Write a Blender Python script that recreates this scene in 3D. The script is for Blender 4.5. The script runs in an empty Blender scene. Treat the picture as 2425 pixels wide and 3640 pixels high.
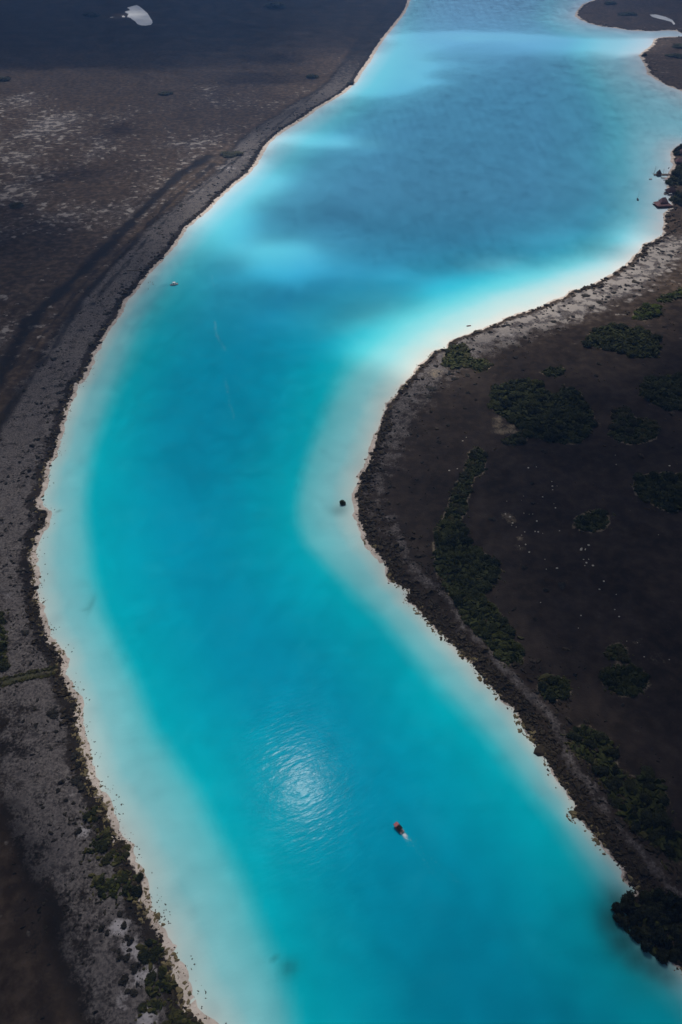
import bpy, bmesh, math, random
import numpy as np
from mathutils import Vector, Matrix, Quaternion

rng = np.random.default_rng(7)
random.seed(7)
sc = bpy.context.scene
COL = sc.collection

# ------------------------------------------------------------------ camera
CAM_H, PITCH, VFOV = 280.0, 40.0, 66.0
cam_d = bpy.data.cameras.new('camera')
cam = bpy.data.objects.new('camera', cam_d)
COL.objects.link(cam)
cam.location = (0, 0, CAM_H)
cam.rotation_euler = (math.radians(90 - PITCH), 0, 0)
cam_d.sensor_fit = 'VERTICAL'
cam_d.sensor_height = 36.0
cam_d.lens = 18.0 / math.tan(math.radians(VFOV / 2))
cam_d.clip_start = 1.0
cam_d.clip_end = 30000.0
sc.camera = cam

# survey of the photograph: a spot of the picture <-> a spot on level ground
FPX = 1820.0 / math.tan(math.radians(VFOV / 2))
CP, SP = math.cos(math.radians(PITCH)), math.sin(math.radians(PITCH))


def ray(px, py):
    xc = (np.asarray(px, float) - 1212.5) / FPX
    yc = -(np.asarray(py, float) - 1820.0) / FPX
    return xc, CP + yc * SP, -SP + yc * CP


def G(px, py, z=0.0):
    dx, dy, dz = ray(px, py)
    t = (z - CAM_H) / dz
    return np.stack([dx * t, dy * t], -1)


def px_of(x, y):
    f = y * CP + CAM_H * SP
    u = y * SP - CAM_H * CP
    return 1212.5 + FPX * x / f, 1820.0 - FPX * u / f


def crop(pts, ox, oy, s):
    return [(ox + a / s, oy + b / s) for a, b in pts]


# ------------------------------------------------------------------ sun, sky, exposure
dx, dy, dz = ray(1075, 2790)
S = Vector((float(dx), float(dy), -float(dz))).normalized()     # towards the sun
SUN_EL = math.asin(S.z)
SUN_AZ = math.atan2(S.x, S.y)
world = bpy.data.worlds.new('World')
sc.world = world
world.use_nodes = True
wn = world.node_tree
wn.nodes.clear()
wo = wn.nodes.new('ShaderNodeOutputWorld')
wb = wn.nodes.new('ShaderNodeBackground')
ws = wn.nodes.new('ShaderNodeTexSky')
ws.sky_type = 'NISHITA'
ws.sun_disc = False
ws.sun_elevation = SUN_EL
ws.sun_rotation = SUN_AZ
ws.altitude = 10
ws.dust_density = 3.0
ws.air_density = 0.7
wb.inputs['Strength'].default_value = 0.05
wn.links.new(ws.outputs[0], wb.inputs['Color'])
wn.links.new(wb.outputs[0], wo.inputs['Surface'])

sl = bpy.data.lights.new('sun', 'SUN')
sl.energy = 4.6
sl.angle = math.radians(0.75)
sl.color = (1.0, 0.95, 0.88)
sun = bpy.data.objects.new('sun', sl)
COL.objects.link(sun)
sun.rotation_mode = 'QUATERNION'
sun.rotation_quaternion = S.to_track_quat('Z', 'Y')
sun.location = (0, 0, 500)

sc.view_settings.view_transform = 'Standard'
sc.view_settings.look = 'None'
sc.view_settings.gamma = 1.0
sc.view_settings.use_curve_mapping = False
sc.view_settings.exposure = 0.0
sc.render.engine = 'CYCLES'
cy = sc.cycles
cy.max_bounces = 4
cy.diffuse_bounces = 2
cy.glossy_bounces = 2
cy.volume_bounces = 0
cy.transparent_max_bounces = 8
cy.caustics_reflective = False
cy.caustics_refractive = False
cy.sample_clamp_indirect = 4.0
cy.use_denoising = True
try:
    cy.denoiser = 'OPENIMAGEDENOISE'
except Exception:
    pass

HAZE_DENSITY = 1.3e-4
HAZE_COLOR = (0.20, 0.45, 0.98, 1)
CLOUD_Z = 1900.0

# ------------------------------------------------------------------ small tools


def sstep(a, b, x):
    t = np.clip((x - a) / (b - a), 0, 1)
    return t * t * (3 - 2 * t)


_lat = np.random.default_rng(3).random((256, 256))


def vnoise(x, y):
    xi = np.floor(x).astype(int)
    yi = np.floor(y).astype(int)
    fx = x - xi
    fy = y - yi
    fx = fx * fx * (3 - 2 * fx)
    fy = fy * fy * (3 - 2 * fy)
    a = _lat[xi % 256, yi % 256]
    b = _lat[(xi + 1) % 256, yi % 256]
    c = _lat[xi % 256, (yi + 1) % 256]
    d = _lat[(xi + 1) % 256, (yi + 1) % 256]
    return (a * (1 - fx) + b * fx) * (1 - fy) + (c * (1 - fx) + d * fx) * fy


def fbm(x, y, oct=4):
    v, a, s = 0, 0.5, 0
    for k in range(oct):
        v = v + a * vnoise(x * 2 ** k + 17.3 * k, y * 2 ** k - 9.1 * k)
        s += a
        a *= 0.55
    return v / s


def seg_dist(P, line):
    """least distance of points P (n,2) to a polyline (m,2)"""
    out = np.empty(len(P))
    A = line[:-1]
    B = line[1:]
    D = B - A
    L2 = (D ** 2).sum(1) + 1e-9
    for i in range(0, len(P), 8000):
        p = P[i:i + 8000]
        r = p[:, None, :] - A[None]
        t = np.clip((r * D[None]).sum(2) / L2, 0, 1)
        q = r - t[..., None] * D[None]
        out[i:i + 8000] = np.sqrt((q ** 2).sum(2).min(1))
    return out


def inside(P, poly):
    x, y = P[:, 0], P[:, 1]
    res = np.zeros(len(P), bool)
    n = len(poly)
    for i in range(n):
        x0, y0 = poly[i]
        x1, y1 = poly[(i + 1) % n]
        if y0 == y1:
            continue
        c = (y0 > y) != (y1 > y)
        res ^= c & (x < (x1 - x0) * (y - y0) / (y1 - y0) + x0)
    return res


def mesh_np(name, verts, faces, mats=(), attrs=None, smooth=False, fmat=None):
    verts = np.asarray(verts, np.float32)
    faces = np.asarray(faces, np.int32)
    k = faces.shape[1]
    me = bpy.data.meshes.new(name)
    me.vertices.add(len(verts))
    me.vertices.foreach_set('co', verts.ravel())
    me.loops.add(faces.size)
    me.loops.foreach_set('vertex_index', faces.ravel())
    me.polygons.add(len(faces))
    me.polygons.foreach_set('loop_start', np.arange(0, faces.size, k, dtype=np.int32))
    me.polygons.foreach_set('loop_total', np.full(len(faces), k, np.int32))
    if fmat is not None:
        me.polygons.foreach_set('material_index', np.asarray(fmat, np.int32))
    me.polygons.foreach_set('use_smooth', np.full(len(faces), smooth, bool))
    me.update(calc_edges=True)
    me.validate()
    for m in mats:
        me.materials.append(m)
    for an, av in (attrs or {}).items():
        at = me.attributes.new(an, 'FLOAT', 'POINT')
        at.data.foreach_set('value', np.asarray(av, np.float32))
    return me


def link(name, me, parent=None, loc=None):
    o = bpy.data.objects.new(name, me)
    COL.objects.link(o)
    if parent is not None:
        o.parent = parent
    if loc is not None:
        o.location = loc
    return o


def tag(o, label=None, cat=None, group=None, kind=None):
    if label:
        o['label'] = label
    if cat:
        o['category'] = cat
    if group:
        o['group'] = group
    if kind:
        o['kind'] = kind
    return o


def empty(name, loc, rz=0.0):
    o = bpy.data.objects.new(name, None)
    COL.objects.link(o)
    o.location = loc
    o.rotation_euler = (0, 0, rz)
    o.empty_display_size = 0.5
    return o


def copy_tree(o, parent=None):
    c = o.copy()
    COL.objects.link(c)
    if parent is not None:
        c.parent = parent
    for ch in list(o.children):
        copy_tree(ch, c)
    return c


# ------------------------------------------------------------------ materials
class NT:
    def __init__(self, name):
        self.m = bpy.data.materials.new(name)
        self.m.use_nodes = True
        self.t = self.m.node_tree
        self.t.nodes.clear()
        self.out = self.t.nodes.new('ShaderNodeOutputMaterial')

    def n(self, kind, **kw):
        nd = self.t.nodes.new(kind)
        for k, v in kw.items():
            if k.startswith('_'):
                setattr(nd, k[1:], v)
            else:
                self.set(nd, k, v)
        return nd

    def set(self, nd, key, v):
        if isinstance(key, str):
            key = key.replace('__', ' ')
        sock = nd.inputs[key]
        if isinstance(v, bpy.types.NodeSocket):
            self.t.links.new(v, sock)
        else:
            sock.default_value = v

    def math(self, op, a, b=None, c=None, clamp=False):
        nd = self.t.nodes.new('ShaderNodeMath')
        nd.operation = op
        nd.use_clamp = clamp
        for i, v in enumerate((a, b, c)):
            if v is not None:
                self.set(nd, i, v)
        return nd.outputs[0]

    def mix(self, f, a, b):
        nd = self.t.nodes.new('ShaderNodeMix')
        nd.data_type = 'RGBA'
        self.set(nd, 0, f)
        self.set(nd, 6, a if not isinstance(a, tuple) else (*a, 1)[:4])
        self.set(nd, 7, b if not isinstance(b, tuple) else (*b, 1)[:4])
        return nd.outputs[2]

    def attr(self, name):
        nd = self.t.nodes.new('ShaderNodeAttribute')
        nd.attribute_name = name
        return nd.outputs['Fac']

    def noise(self, vec, scale, detail=3, rough=0.55):
        nd = self.n('ShaderNodeTexNoise', Scale=scale, Detail=detail, Roughness=rough)
        if vec is not None:
            self.set(nd, 'Vector', vec)
        return nd.outputs['Fac']

    def ramp(self, f, stops):
        nd = self.t.nodes.new('ShaderNodeValToRGB')
        cr = nd.color_ramp
        while len(cr.elements) < len(stops):
            cr.elements.new(0.5)
        for e, (p, c) in zip(cr.elements, stops):
            e.position = p
            e.color = (*c, 1)[:4]
        self.set(nd, 0, f)
        return nd.outputs['Color']

    def smooth(self, f, a, b):
        nd = self.t.nodes.new('ShaderNodeMapRange')
        nd.interpolation_type = 'SMOOTHSTEP'
        self.set(nd, 0, f)
        nd.inputs[1].default_value = a
        nd.inputs[2].default_value = b
        nd.inputs[3].default_value = 0
        nd.inputs[4].default_value = 1
        return nd.outputs[0]

    def pos(self):
        return self.t.nodes.new('ShaderNodeNewGeometry').outputs['Position']

    def finish(self, base, rough=0.9, spec=0.2, normal=None, **kw):
        p = self.t.nodes.new('ShaderNodeBsdfPrincipled')
        self.set(p, 'Base Color', base if not isinstance(base, tuple) else (*base, 1)[:4])
        self.set(p, 'Roughness', rough)
        self.set(p, 'Specular IOR Level', spec)
        if normal is not None:
            self.set(p, 'Normal', normal)
        for k, v in kw.items():
            self.set(p, k, v)
        self.t.links.new(p.outputs[0], self.out.inputs['Surface'])
        return self.m


def plain(name, col, rough=0.6, spec=0.3, var=0.25, scale=3.0):
    t = NT(name)
    tc = t.n('ShaderNodeTexCoord').outputs['Object']
    nz = t.noise(tc, scale, 3)
    a = tuple(c * (1 - var) for c in col)
    b = tuple(min(1, c * (1 + var)) for c in col)
    return t.finish(t.mix(nz, a, b), rough, spec)


def foliage_mat(name, dark, light):
    t = NT(name)
    p = t.pos()
    nz = t.noise(p, 0.9, 3)
    rnd = t.n('ShaderNodeObjectInfo').outputs['Random']
    f = t.math('ADD', t.math('MULTIPLY', t.smooth(nz, 0.38, 0.68), 0.55), t.math('SUBTRACT', t.math('MULTIPLY', rnd, 0.75), 0.15), clamp=True)
    return t.finish(t.mix(f, dark, light), 0.75, 0.15)


# ---- ground
t = NT('ground')
p = t.pos()
n_fine = t.noise(p, 0.9, 4, 0.65)
n_mid = t.noise(p, 0.16, 4, 0.6)
n_big = t.noise(p, 0.03, 4, 0.6)
n_str = t.noise(p, 0.10, 3, 0.65)
n_spot = t.noise(p, 0.45, 2, 0.5)
a_pale, a_dark, a_brown, a_sand, a_tan, a_green = (t.attr(k) for k in ('pale', 'dark', 'brown', 'sand', 'tan', 'green'))
soil = t.mix(t.smooth(n_big, 0.35, 0.68), (0.0125, 0.0105, 0.0090), (0.028, 0.0225, 0.0195))
soil = t.mix(t.math('MULTIPLY', t.smooth(n_fine, 0.55, 0.8), 0.45), soil, (0.058, 0.051, 0.048))
brown = t.mix(t.smooth(n_mid, 0.35, 0.7), (0.046, 0.033, 0.0235), (0.114, 0.082, 0.059))
col = t.mix(t.math('MULTIPLY', a_brown, t.math('ADD', 0.55, n_big), clamp=True), soil, brown)
crust = t.mix(t.smooth(n_fine, 0.30, 0.70), (0.050, 0.044, 0.044), (0.152, 0.138, 0.134))
crust = t.mix(t.math('MULTIPLY', t.smooth(n_spot, 0.60, 0.70), 0.8), crust, (0.030, 0.027, 0.027))
crust = t.mix(t.math('MULTIPLY', t.smooth(t.noise(p, 0.35, 3), 0.45, 0.8), 0.6), crust, (0.090, 0.081, 0.081))
nn = t.math('ADD', t.math('MULTIPLY', t.math('SUBTRACT', n_mid, 0.5), 1.7), t.math('MULTIPLY', t.math('SUBTRACT', n_fine, 0.5), 1.1))
pf = t.smooth(t.math('ADD', a_pale, nn), 0.30, 0.85)
col = t.mix(pf, col, crust)
stf = t.math('MULTIPLY', t.smooth(t.math('ADD', n_str, t.math('MULTIPLY', a_pale, 0.30)), 0.66, 0.76), t.smooth(a_brown, 0.2, 0.6))
col = t.mix(stf, col, t.mix(n_fine, (0.16, 0.145, 0.135), (0.34, 0.31, 0.29)))
col = t.mix(t.smooth(t.math('ADD', t.attr('salt_lit'), t.math('MULTIPLY', nn, 0.7)), 0.45, 0.95), col, t.mix(t.smooth(n_spot, 0.56, 0.66), (0.33, 0.315, 0.33), (0.07, 0.062, 0.062)))
tanc = t.mix(n_fine, (0.11, 0.088, 0.06), (0.27, 0.225, 0.165))
col = t.mix(t.smooth(t.math('ADD', a_tan, t.math('MULTIPLY', nn, 0.6)), 0.35, 0.8), col, tanc)
col = t.mix(t.smooth(t.math('ADD', a_green, t.math('MULTIPLY', nn, 0.5)), 0.4, 0.9), col, (0.035, 0.042, 0.016))
col = t.mix(t.smooth(t.math('ADD', a_dark, t.math('MULTIPLY', nn, 0.6)), 0.2, 0.85), col, (0.016, 0.0145, 0.0145))
sandc = t.mix(t.smooth(n_mid, 0.35, 0.65), (0.43, 0.37, 0.325), (0.56, 0.50, 0.45))
sandc = t.mix(t.math('MULTIPLY', t.smooth(n_fine, 0.54, 0.68), 0.8), sandc, (0.17, 0.115, 0.075))
col = t.mix(t.smooth(t.math('ADD', a_sand, t.math('MULTIPLY', nn, 0.75)), 0.38, 0.66), col, sandc)
bump = t.n('ShaderNodeBump', Strength=0.6, Distance=0.35, Height=n_fine)
M_GROUND = t.finish(col, 0.95, 0.05, bump.outputs[0])

# ---- lagoon water: milky marl water, colour by depth, with sunlit patches, shade and haze painted in
t = NT('lagoon_water')
p = t.pos()
wa, wb_, wc, ww = (t.attr(k) for k in ('shoal', 'blend', 'deep', 'weed_shade'))
mapn = t.n('ShaderNodeMapping', Vector=p)
mapn.inputs['Rotation'].default_value = (0, 0, math.radians(-27))
map2 = t.n('ShaderNodeMapping', Vector=mapn.outputs[0])
map2.inputs['Scale'].default_value = (0.34, 1.0, 1.0)
mv = map2.outputs[0]
sw = t.noise(p, 0.012, 4, 0.6)
sw2 = t.noise(p, 0.05, 4, 0.6)
wa2 = t.math('ADD', wa, t.math('MULTIPLY', t.math('SUBTRACT', sw2, 0.5), 0.12))
shal = t.ramp(wa2, [(0.0, (0.66, 0.66, 0.61)), (0.16, (0.48, 0.66, 0.65)), (0.45, (0.25, 0.62, 0.66)), (1.0, (0.08, 0.56, 0.63))])
wc2 = t.math('ADD', wc, t.math('MULTIPLY', t.math('SUBTRACT', sw, 0.5), 0.28))
deep = t.ramp(wc2, [(0.0, (0.0, 0.49, 0.59)), (0.14, (0.0, 0.43, 0.555)), (0.40, (0.0, 0.36, 0.53)), (1.0, (0.0, 0.32, 0.53))])
wcol = t.mix(t.math('ADD', wb_, t.math('MULTIPLY', t.math('SUBTRACT', sw2, 0.5), 0.15), clamp=True), shal, deep)
wcol = t.mix(t.math('MULTIPLY', t.attr('haze_tint'), 0.30), wcol, (0.30, 0.48, 0.78))  # far haze and sky reflection painted into the water colour
wcol = t.mix(ww, wcol, (0.015, 0.09, 0.10))
r1 = t.noise(mv, 0.50, 2, 0.45)
r2 = t.noise(mv, 1.6, 2, 0.5)
r3 = t.noise(p, 0.55, 2, 0.5)
hgt = t.math('ADD', t.math('ADD', r1, t.math('MULTIPLY', r2, 0.16)), t.math('MULTIPLY', r3, 0.25))
wbump = t.n('ShaderNodeBump', Strength=1.0, Distance=0.052, Height=hgt)
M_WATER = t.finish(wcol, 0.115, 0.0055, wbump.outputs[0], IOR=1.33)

t = NT('pond_water')
M_POND = t.finish((0.80, 0.81, 0.81), 0.12, 0.5, IOR=1.33)  # near-white base colour stands in for the reflected bright sky

M_SHADE_CLOUD = NT('shade_cloud')
M_SHADE_CLOUD = M_SHADE_CLOUD.finish((0.85, 0.85, 0.85), 1.0, 0.0)

M_MANG = foliage_mat('mangrove_leaves', (0.008, 0.013, 0.0025), (0.050, 0.057, 0.010))
M_DEEP = foliage_mat('dark_leaves', (0.006, 0.009, 0.003), (0.030, 0.034, 0.010))
M_OLIVE = foliage_mat('olive_leaves', (0.015, 0.017, 0.004), (0.064, 0.060, 0.018))
M_LIME = foliage_mat('yellow_green_leaves', (0.035, 0.055, 0.006), (0.13, 0.16, 0.018))
M_TUFT = foliage_mat('dark_sedge', (0.016, 0.015, 0.012), (0.042, 0.037, 0.027))
M_SCRUB = foliage_mat('brown_scrub', (0.020, 0.016, 0.010), (0.066, 0.048, 0.028))
M_BARK = plain('bark', (0.07, 0.055, 0.045), 0.9, 0.1)
M_STONE = plain('limestone', (0.52, 0.49, 0.42), 0.9, 0.1)
M_WOOD = plain('weathered_wood', (0.13, 0.105, 0.09), 0.85, 0.1, 0.35)
M_THATCH = plain('thatch', (0.19, 0.11, 0.11), 0.95, 0.05, 0.4, 1.5)
M_THATCH_D = plain('dark_thatch', (0.075, 0.048, 0.046), 0.95, 0.05, 0.4, 1.5)
M_WHITE = plain('white_gelcoat', (0.78, 0.79, 0.80), 0.3, 0.5, 0.05)
M_RED = plain('coral_red_canvas', (0.38, 0.125, 0.135), 0.75, 0.2, 0.12)
M_BLACK = plain('black_canvas', (0.008, 0.008, 0.010), 0.8, 0.2, 0.2)
M_GREY = plain('grey_aluminium', (0.26, 0.27, 0.30), 0.45, 0.4, 0.1)
M_DARK = plain('dark_plastic', (0.02, 0.022, 0.026), 0.5, 0.3, 0.1)
M_NAVY = plain('navy_paint', (0.03, 0.05, 0.08), 0.4, 0.4, 0.1)
M_CUSH = plain('tan_vinyl', (0.40, 0.34, 0.28), 0.6, 0.3, 0.1)
M_FOAM = plain('foam', (0.75, 0.80, 0.83), 0.8, 0.2, 0.1)
M_SKIN = plain('skin', (0.36, 0.21, 0.14), 0.6, 0.3, 0.05)
M_HAIR = plain('dark_hair', (0.02, 0.015, 0.012), 0.7, 0.3, 0.1)
M_DRY = plain('dry_grass', (0.16, 0.13, 0.07), 0.9, 0.1, 0.4)

# ------------------------------------------------------------------ shorelines traced on the photograph, laid on the ground
c1 = crop([(1568, 425), (1520, 455), (1440, 500), (1390, 540), (1340, 570), (1290, 600), (1240, 640), (1215, 665), (1190, 710), (1160, 760), (1130, 795), (1080, 835), (1040, 870), (1000, 905), (970, 940), (925, 985), (890, 1010), (850, 1045), (815, 1090), (790, 1130)], 0, 0, 1.2926)
c3 = crop([(745, 5), (700, 50), (665, 90), (630, 140), (600, 170), (565, 215), (545, 260), (505, 310), (480, 350), (455, 400), (425, 450), (400, 520), (375, 570), (335, 600), (330, 640), (310, 680), (290, 740), (270, 800), (255, 850), (245, 910), (205, 970), (195, 1040), (170, 1110), (165, 1150)], 0, 910, 1.2926)
c5 = crop([(205, 10), (195, 60), (160, 110), (150, 180), (145, 240), (160, 290), (155, 370), (175, 440), (185, 500), (210, 560), (235, 610), (265, 640), (282, 690), (270, 740), (290, 780), (320, 840), (345, 890), (348, 930), (350, 980), (365, 1040), (380, 1100), (390, 1150)], 0, 1820, 1.2926)
c7 = crop([(395, 0), (415, 60), (440, 120), (475, 165), (490, 220), (520, 290), (545, 340), (580, 380), (595, 430), (620, 480), (640, 540), (645, 600), (670, 670), (700, 720), (740, 770), (765, 830), (780, 900), (800, 950), (820, 1010), (850, 1080), (890, 1130), (935, 1176)], 0, 2730, 1.2926)
left_px = [(1451, 0), (1431, 46), (1400, 85), (1361, 131), (1333, 170), (1307, 216), (1276, 255), (1256, 291)] + c1 + c3 + c5 + c7
LEFT = G(*np.array(left_px).T)
LEFT = np.vstack([[LEFT[0][0] + 900, 9000], [LEFT[0][0] + 160, LEFT[0][1] + 900], LEFT, LEFT[-1] + (LEFT[-1] - LEFT[-3]) * 6, LEFT[-1] + (LEFT[-1] - LEFT[-3]) * 60])
POLY_L = np.vstack([LEFT, [[-9000, LEFT[-1][1]], [-9000, 9000]]])

r2 = crop([(1568, 665), (1525, 700), (1530, 740), (1540, 755), (1520, 790), (1505, 830), (1512, 870), (1520, 900), (1530, 940), (1490, 985), (1495, 1025), (1485, 1055), (1497, 1070), (1440, 1110), (1395, 1125), (1380, 1160)], 1213, 0, 1.2926)
r4 = crop([(1355, 0), (1340, 20), (1310, 45), (1275, 70), (1225, 100), (1170, 130), (1120, 150), (1060, 165), (1040, 185), (990, 205), (930, 230), (870, 255), (820, 268), (760, 290), (700, 320), (640, 345), (590, 365), (530, 385), (500, 400), (490, 425), (430, 445), (400, 475), (370, 500), (345, 540), (310, 570), (285, 600), (250, 650), (215, 690), (200, 740), (185, 790), (160, 850), (150, 900), (125, 970), (95, 1000), (90, 1050), (75, 1100), (80, 1130)], 1213, 910, 1.2926)
r6 = crop([(85, 0), (95, 50), (110, 90), (130, 140), (170, 180), (205, 230), (215, 270), (230, 310), (270, 335), (310, 370), (305, 405), (350, 440), (390, 480), (430, 530), (480, 580), (530, 630), (560, 660), (600, 680), (630, 730), (660, 780), (700, 800), (740, 860), (800, 910), (830, 970), (880, 1050), (920, 1100), (960, 1160)], 1213, 1820, 1.2926)
r8 = crop([(975, 10), (1000, 60), (1040, 110), (1080, 180), (1060, 220), (1110, 240), (1160, 300), (1210, 360), (1270, 420), (1310, 470), (1330, 520), (1370, 560), (1370, 580), (1350, 600), (1335, 640), (1345, 690), (1365, 740), (1400, 780), (1455, 825), (1515, 865), (1545, 900), (1568, 920)], 1213, 2730, 1.2926)
rp = np.array([(3300, 640), (2700, 560), (2500, 530)] + r2 + r4 + r6 + r8 + [(2520, 3540), (2700, 3660)])
RIGHT = G(*rp.T)
POLY_R = np.vstack([[[9000, RIGHT[0][1]]], RIGHT, [[RIGHT[-1][0] + 60, -900], [9000, -900]]])
bp = np.array([(3200, 100), (2600, 118), (2425, 131), (2365, 133), (2335, 139), (2327, 159), (2304, 178), (2280, 197), (2296, 220), (2305, 240), (2311, 263), (2342, 282), (2381, 305), (2425, 321), (2600, 395), (2900, 470), (3300, 520)])
BANK_B = G(*bp.T)
POLY_B = np.vstack([BANK_B, [[9000, BANK_B[-1][1]], [9000, BANK_B[0][1]]]])
cpx = np.array([(3200, 98), (2600, 112), (2440, 122), (2408, 108), (2373, 107), (2311, 110), (2241, 107), (2195, 99), (2141, 93), (2102, 83), (2071, 70), (2052, 58), (2056, 42), (2079, 15), (2118, 0), (2170, -22), (2260, -60)])
BANK_C = np.vstack([G(*cpx.T), [[G(2260, -60)[0] + 700, 9000]]])
POLY_C = np.vstack([BANK_C, [[9000, 9000], [9000, BANK_C[0][1]]]])
SHORES = [LEFT, RIGHT, BANK_B, BANK_C]
LAND = [POLY_L, POLY_R, POLY_B, POLY_C]

# the drop-off, where pale shelf turns to deep water
edl = [(1036, 3720), (1046, 3640), (985, 3426), (915, 3271), (856, 3117), (770, 2962), (692, 2807), (640, 2730), (545, 2594), (485, 2439), (415, 2284), (364, 2168), (333, 2052), (317, 1936), (306, 1820), (313, 1722), (333, 1606), (371, 1490), (418, 1374), (472, 1258), (520, 1142), (600, 1026), (690, 910), (800, 800), (900, 700), (1000, 600), (1100, 500), (1230, 400), (1330, 300), (1400, 200), (1440, 100), (1480, 0), (1500, -60)]
edr = [(2500, 3700), (2425, 3590), (2330, 3490), (2250, 3400), (2190, 3300), (2165, 3200), (2110, 3117), (2048, 3032), (1971, 2916), (1894, 2831), (1816, 2730), (1708, 2594), (1553, 2439), (1453, 2323), (1360, 2207), (1270, 2125), (1160, 2013), (1088, 1936), (1060, 1859), (1056, 1800), (1075, 1684), (1114, 1568), (1160, 1452), (1213, 1343), (1259, 1281), (1330, 1215), (1430, 1150), (1550, 1095), (1720, 1035), (1900, 985), (2080, 920), (2190, 850), (2240, 760), (2230, 660), (2200, 560), (2200, 450), (2150, 350), (2090, 250), (2070, 190), (2090, 140), (1990, 110), (1940, 70), (1960, 0), (2000, -60)]
EDL = G(*np.array(edl).T)
EDR = G(*np.array(edr).T)
POLY_D = np.vstack([[[EDL[0][0] - 5, -900]], EDL, [[EDL[-1][0] + 700, 9000], [EDR[-1][0] + 500, 9000]], EDR[::-1], [[EDR[0][0] + 60, -900]]])


def shore_field(P):
    d = np.full(len(P), 1e9)
    for s in SHORES:
        d = np.minimum(d, seg_dist(P, s))
    ins = np.zeros(len(P), bool)
    for q in LAND:
        ins |= inside(P, q)
    return np.where(ins, d, -d)


def px_line(pts):
    return G(*np.array(pts, float).T)


TRACKS = [
    (px_line([(1180, 285), (1145, 309), (1029, 402), (928, 456), (843, 518), (780, 560)]), 4.0, 0.55),
    (px_line([(740, 560), (640, 620), (540, 720), (460, 800), (367, 900), (287, 973), (207, 1053), (128, 1123), (64, 1219), (16, 1314), (-40, 1400), (-140, 1600)]), 7.0, 1.0),
    (px_line([(760, 585), (700, 640), (620, 705), (540, 790), (446, 900), (383, 964), (319, 1034), (287, 1079), (223, 1187), (175, 1267), (143, 1299), (96, 1372), (48, 1442), (16, 1483), (-60, 1620)]), 3.0, 0.8),
    (px_line([(1130, 330), (1000, 438), (905, 520), (800, 600), (690, 695), (600, 775), (520, 855), (440, 955), (380, 1022), (330, 1085)]), 1.8, 0.8),
    (px_line([(719, 611), (619, 681), (557, 774), (433, 890), (345, 965), (262, 1055), (196, 1140), (120, 1240), (60, 1350)]), 1.8, 0.75),
    (px_line([(40, 2860), (90, 3000), (122, 3109), (163, 3217), (196, 3300), (217, 3408), (245, 3517), (272, 3598), (300, 3720)]), 4.0, 0.5),
    (px_line([(90, 3240), (114, 3326), (136, 3435), (152, 3544), (185, 3625), (210, 3720)]), 3.0, 0.6),
]
PATH_R = px_line([(1391, 1843), (1445, 1975), (1484, 2052), (1560, 2100), (1600, 2139), (1641, 2209), (1696, 2273), (1759, 2347), (1817, 2407), (1871, 2465), (1919, 2512), (1967, 2560), (2037, 2732), (2100, 2805), (2212, 2980), (2269, 3025), (2340, 3114), (2387, 3153), (2480, 3260)])


def K(pts, ox, oy, s):
    return px_line(crop(pts, ox, oy, s))


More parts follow.
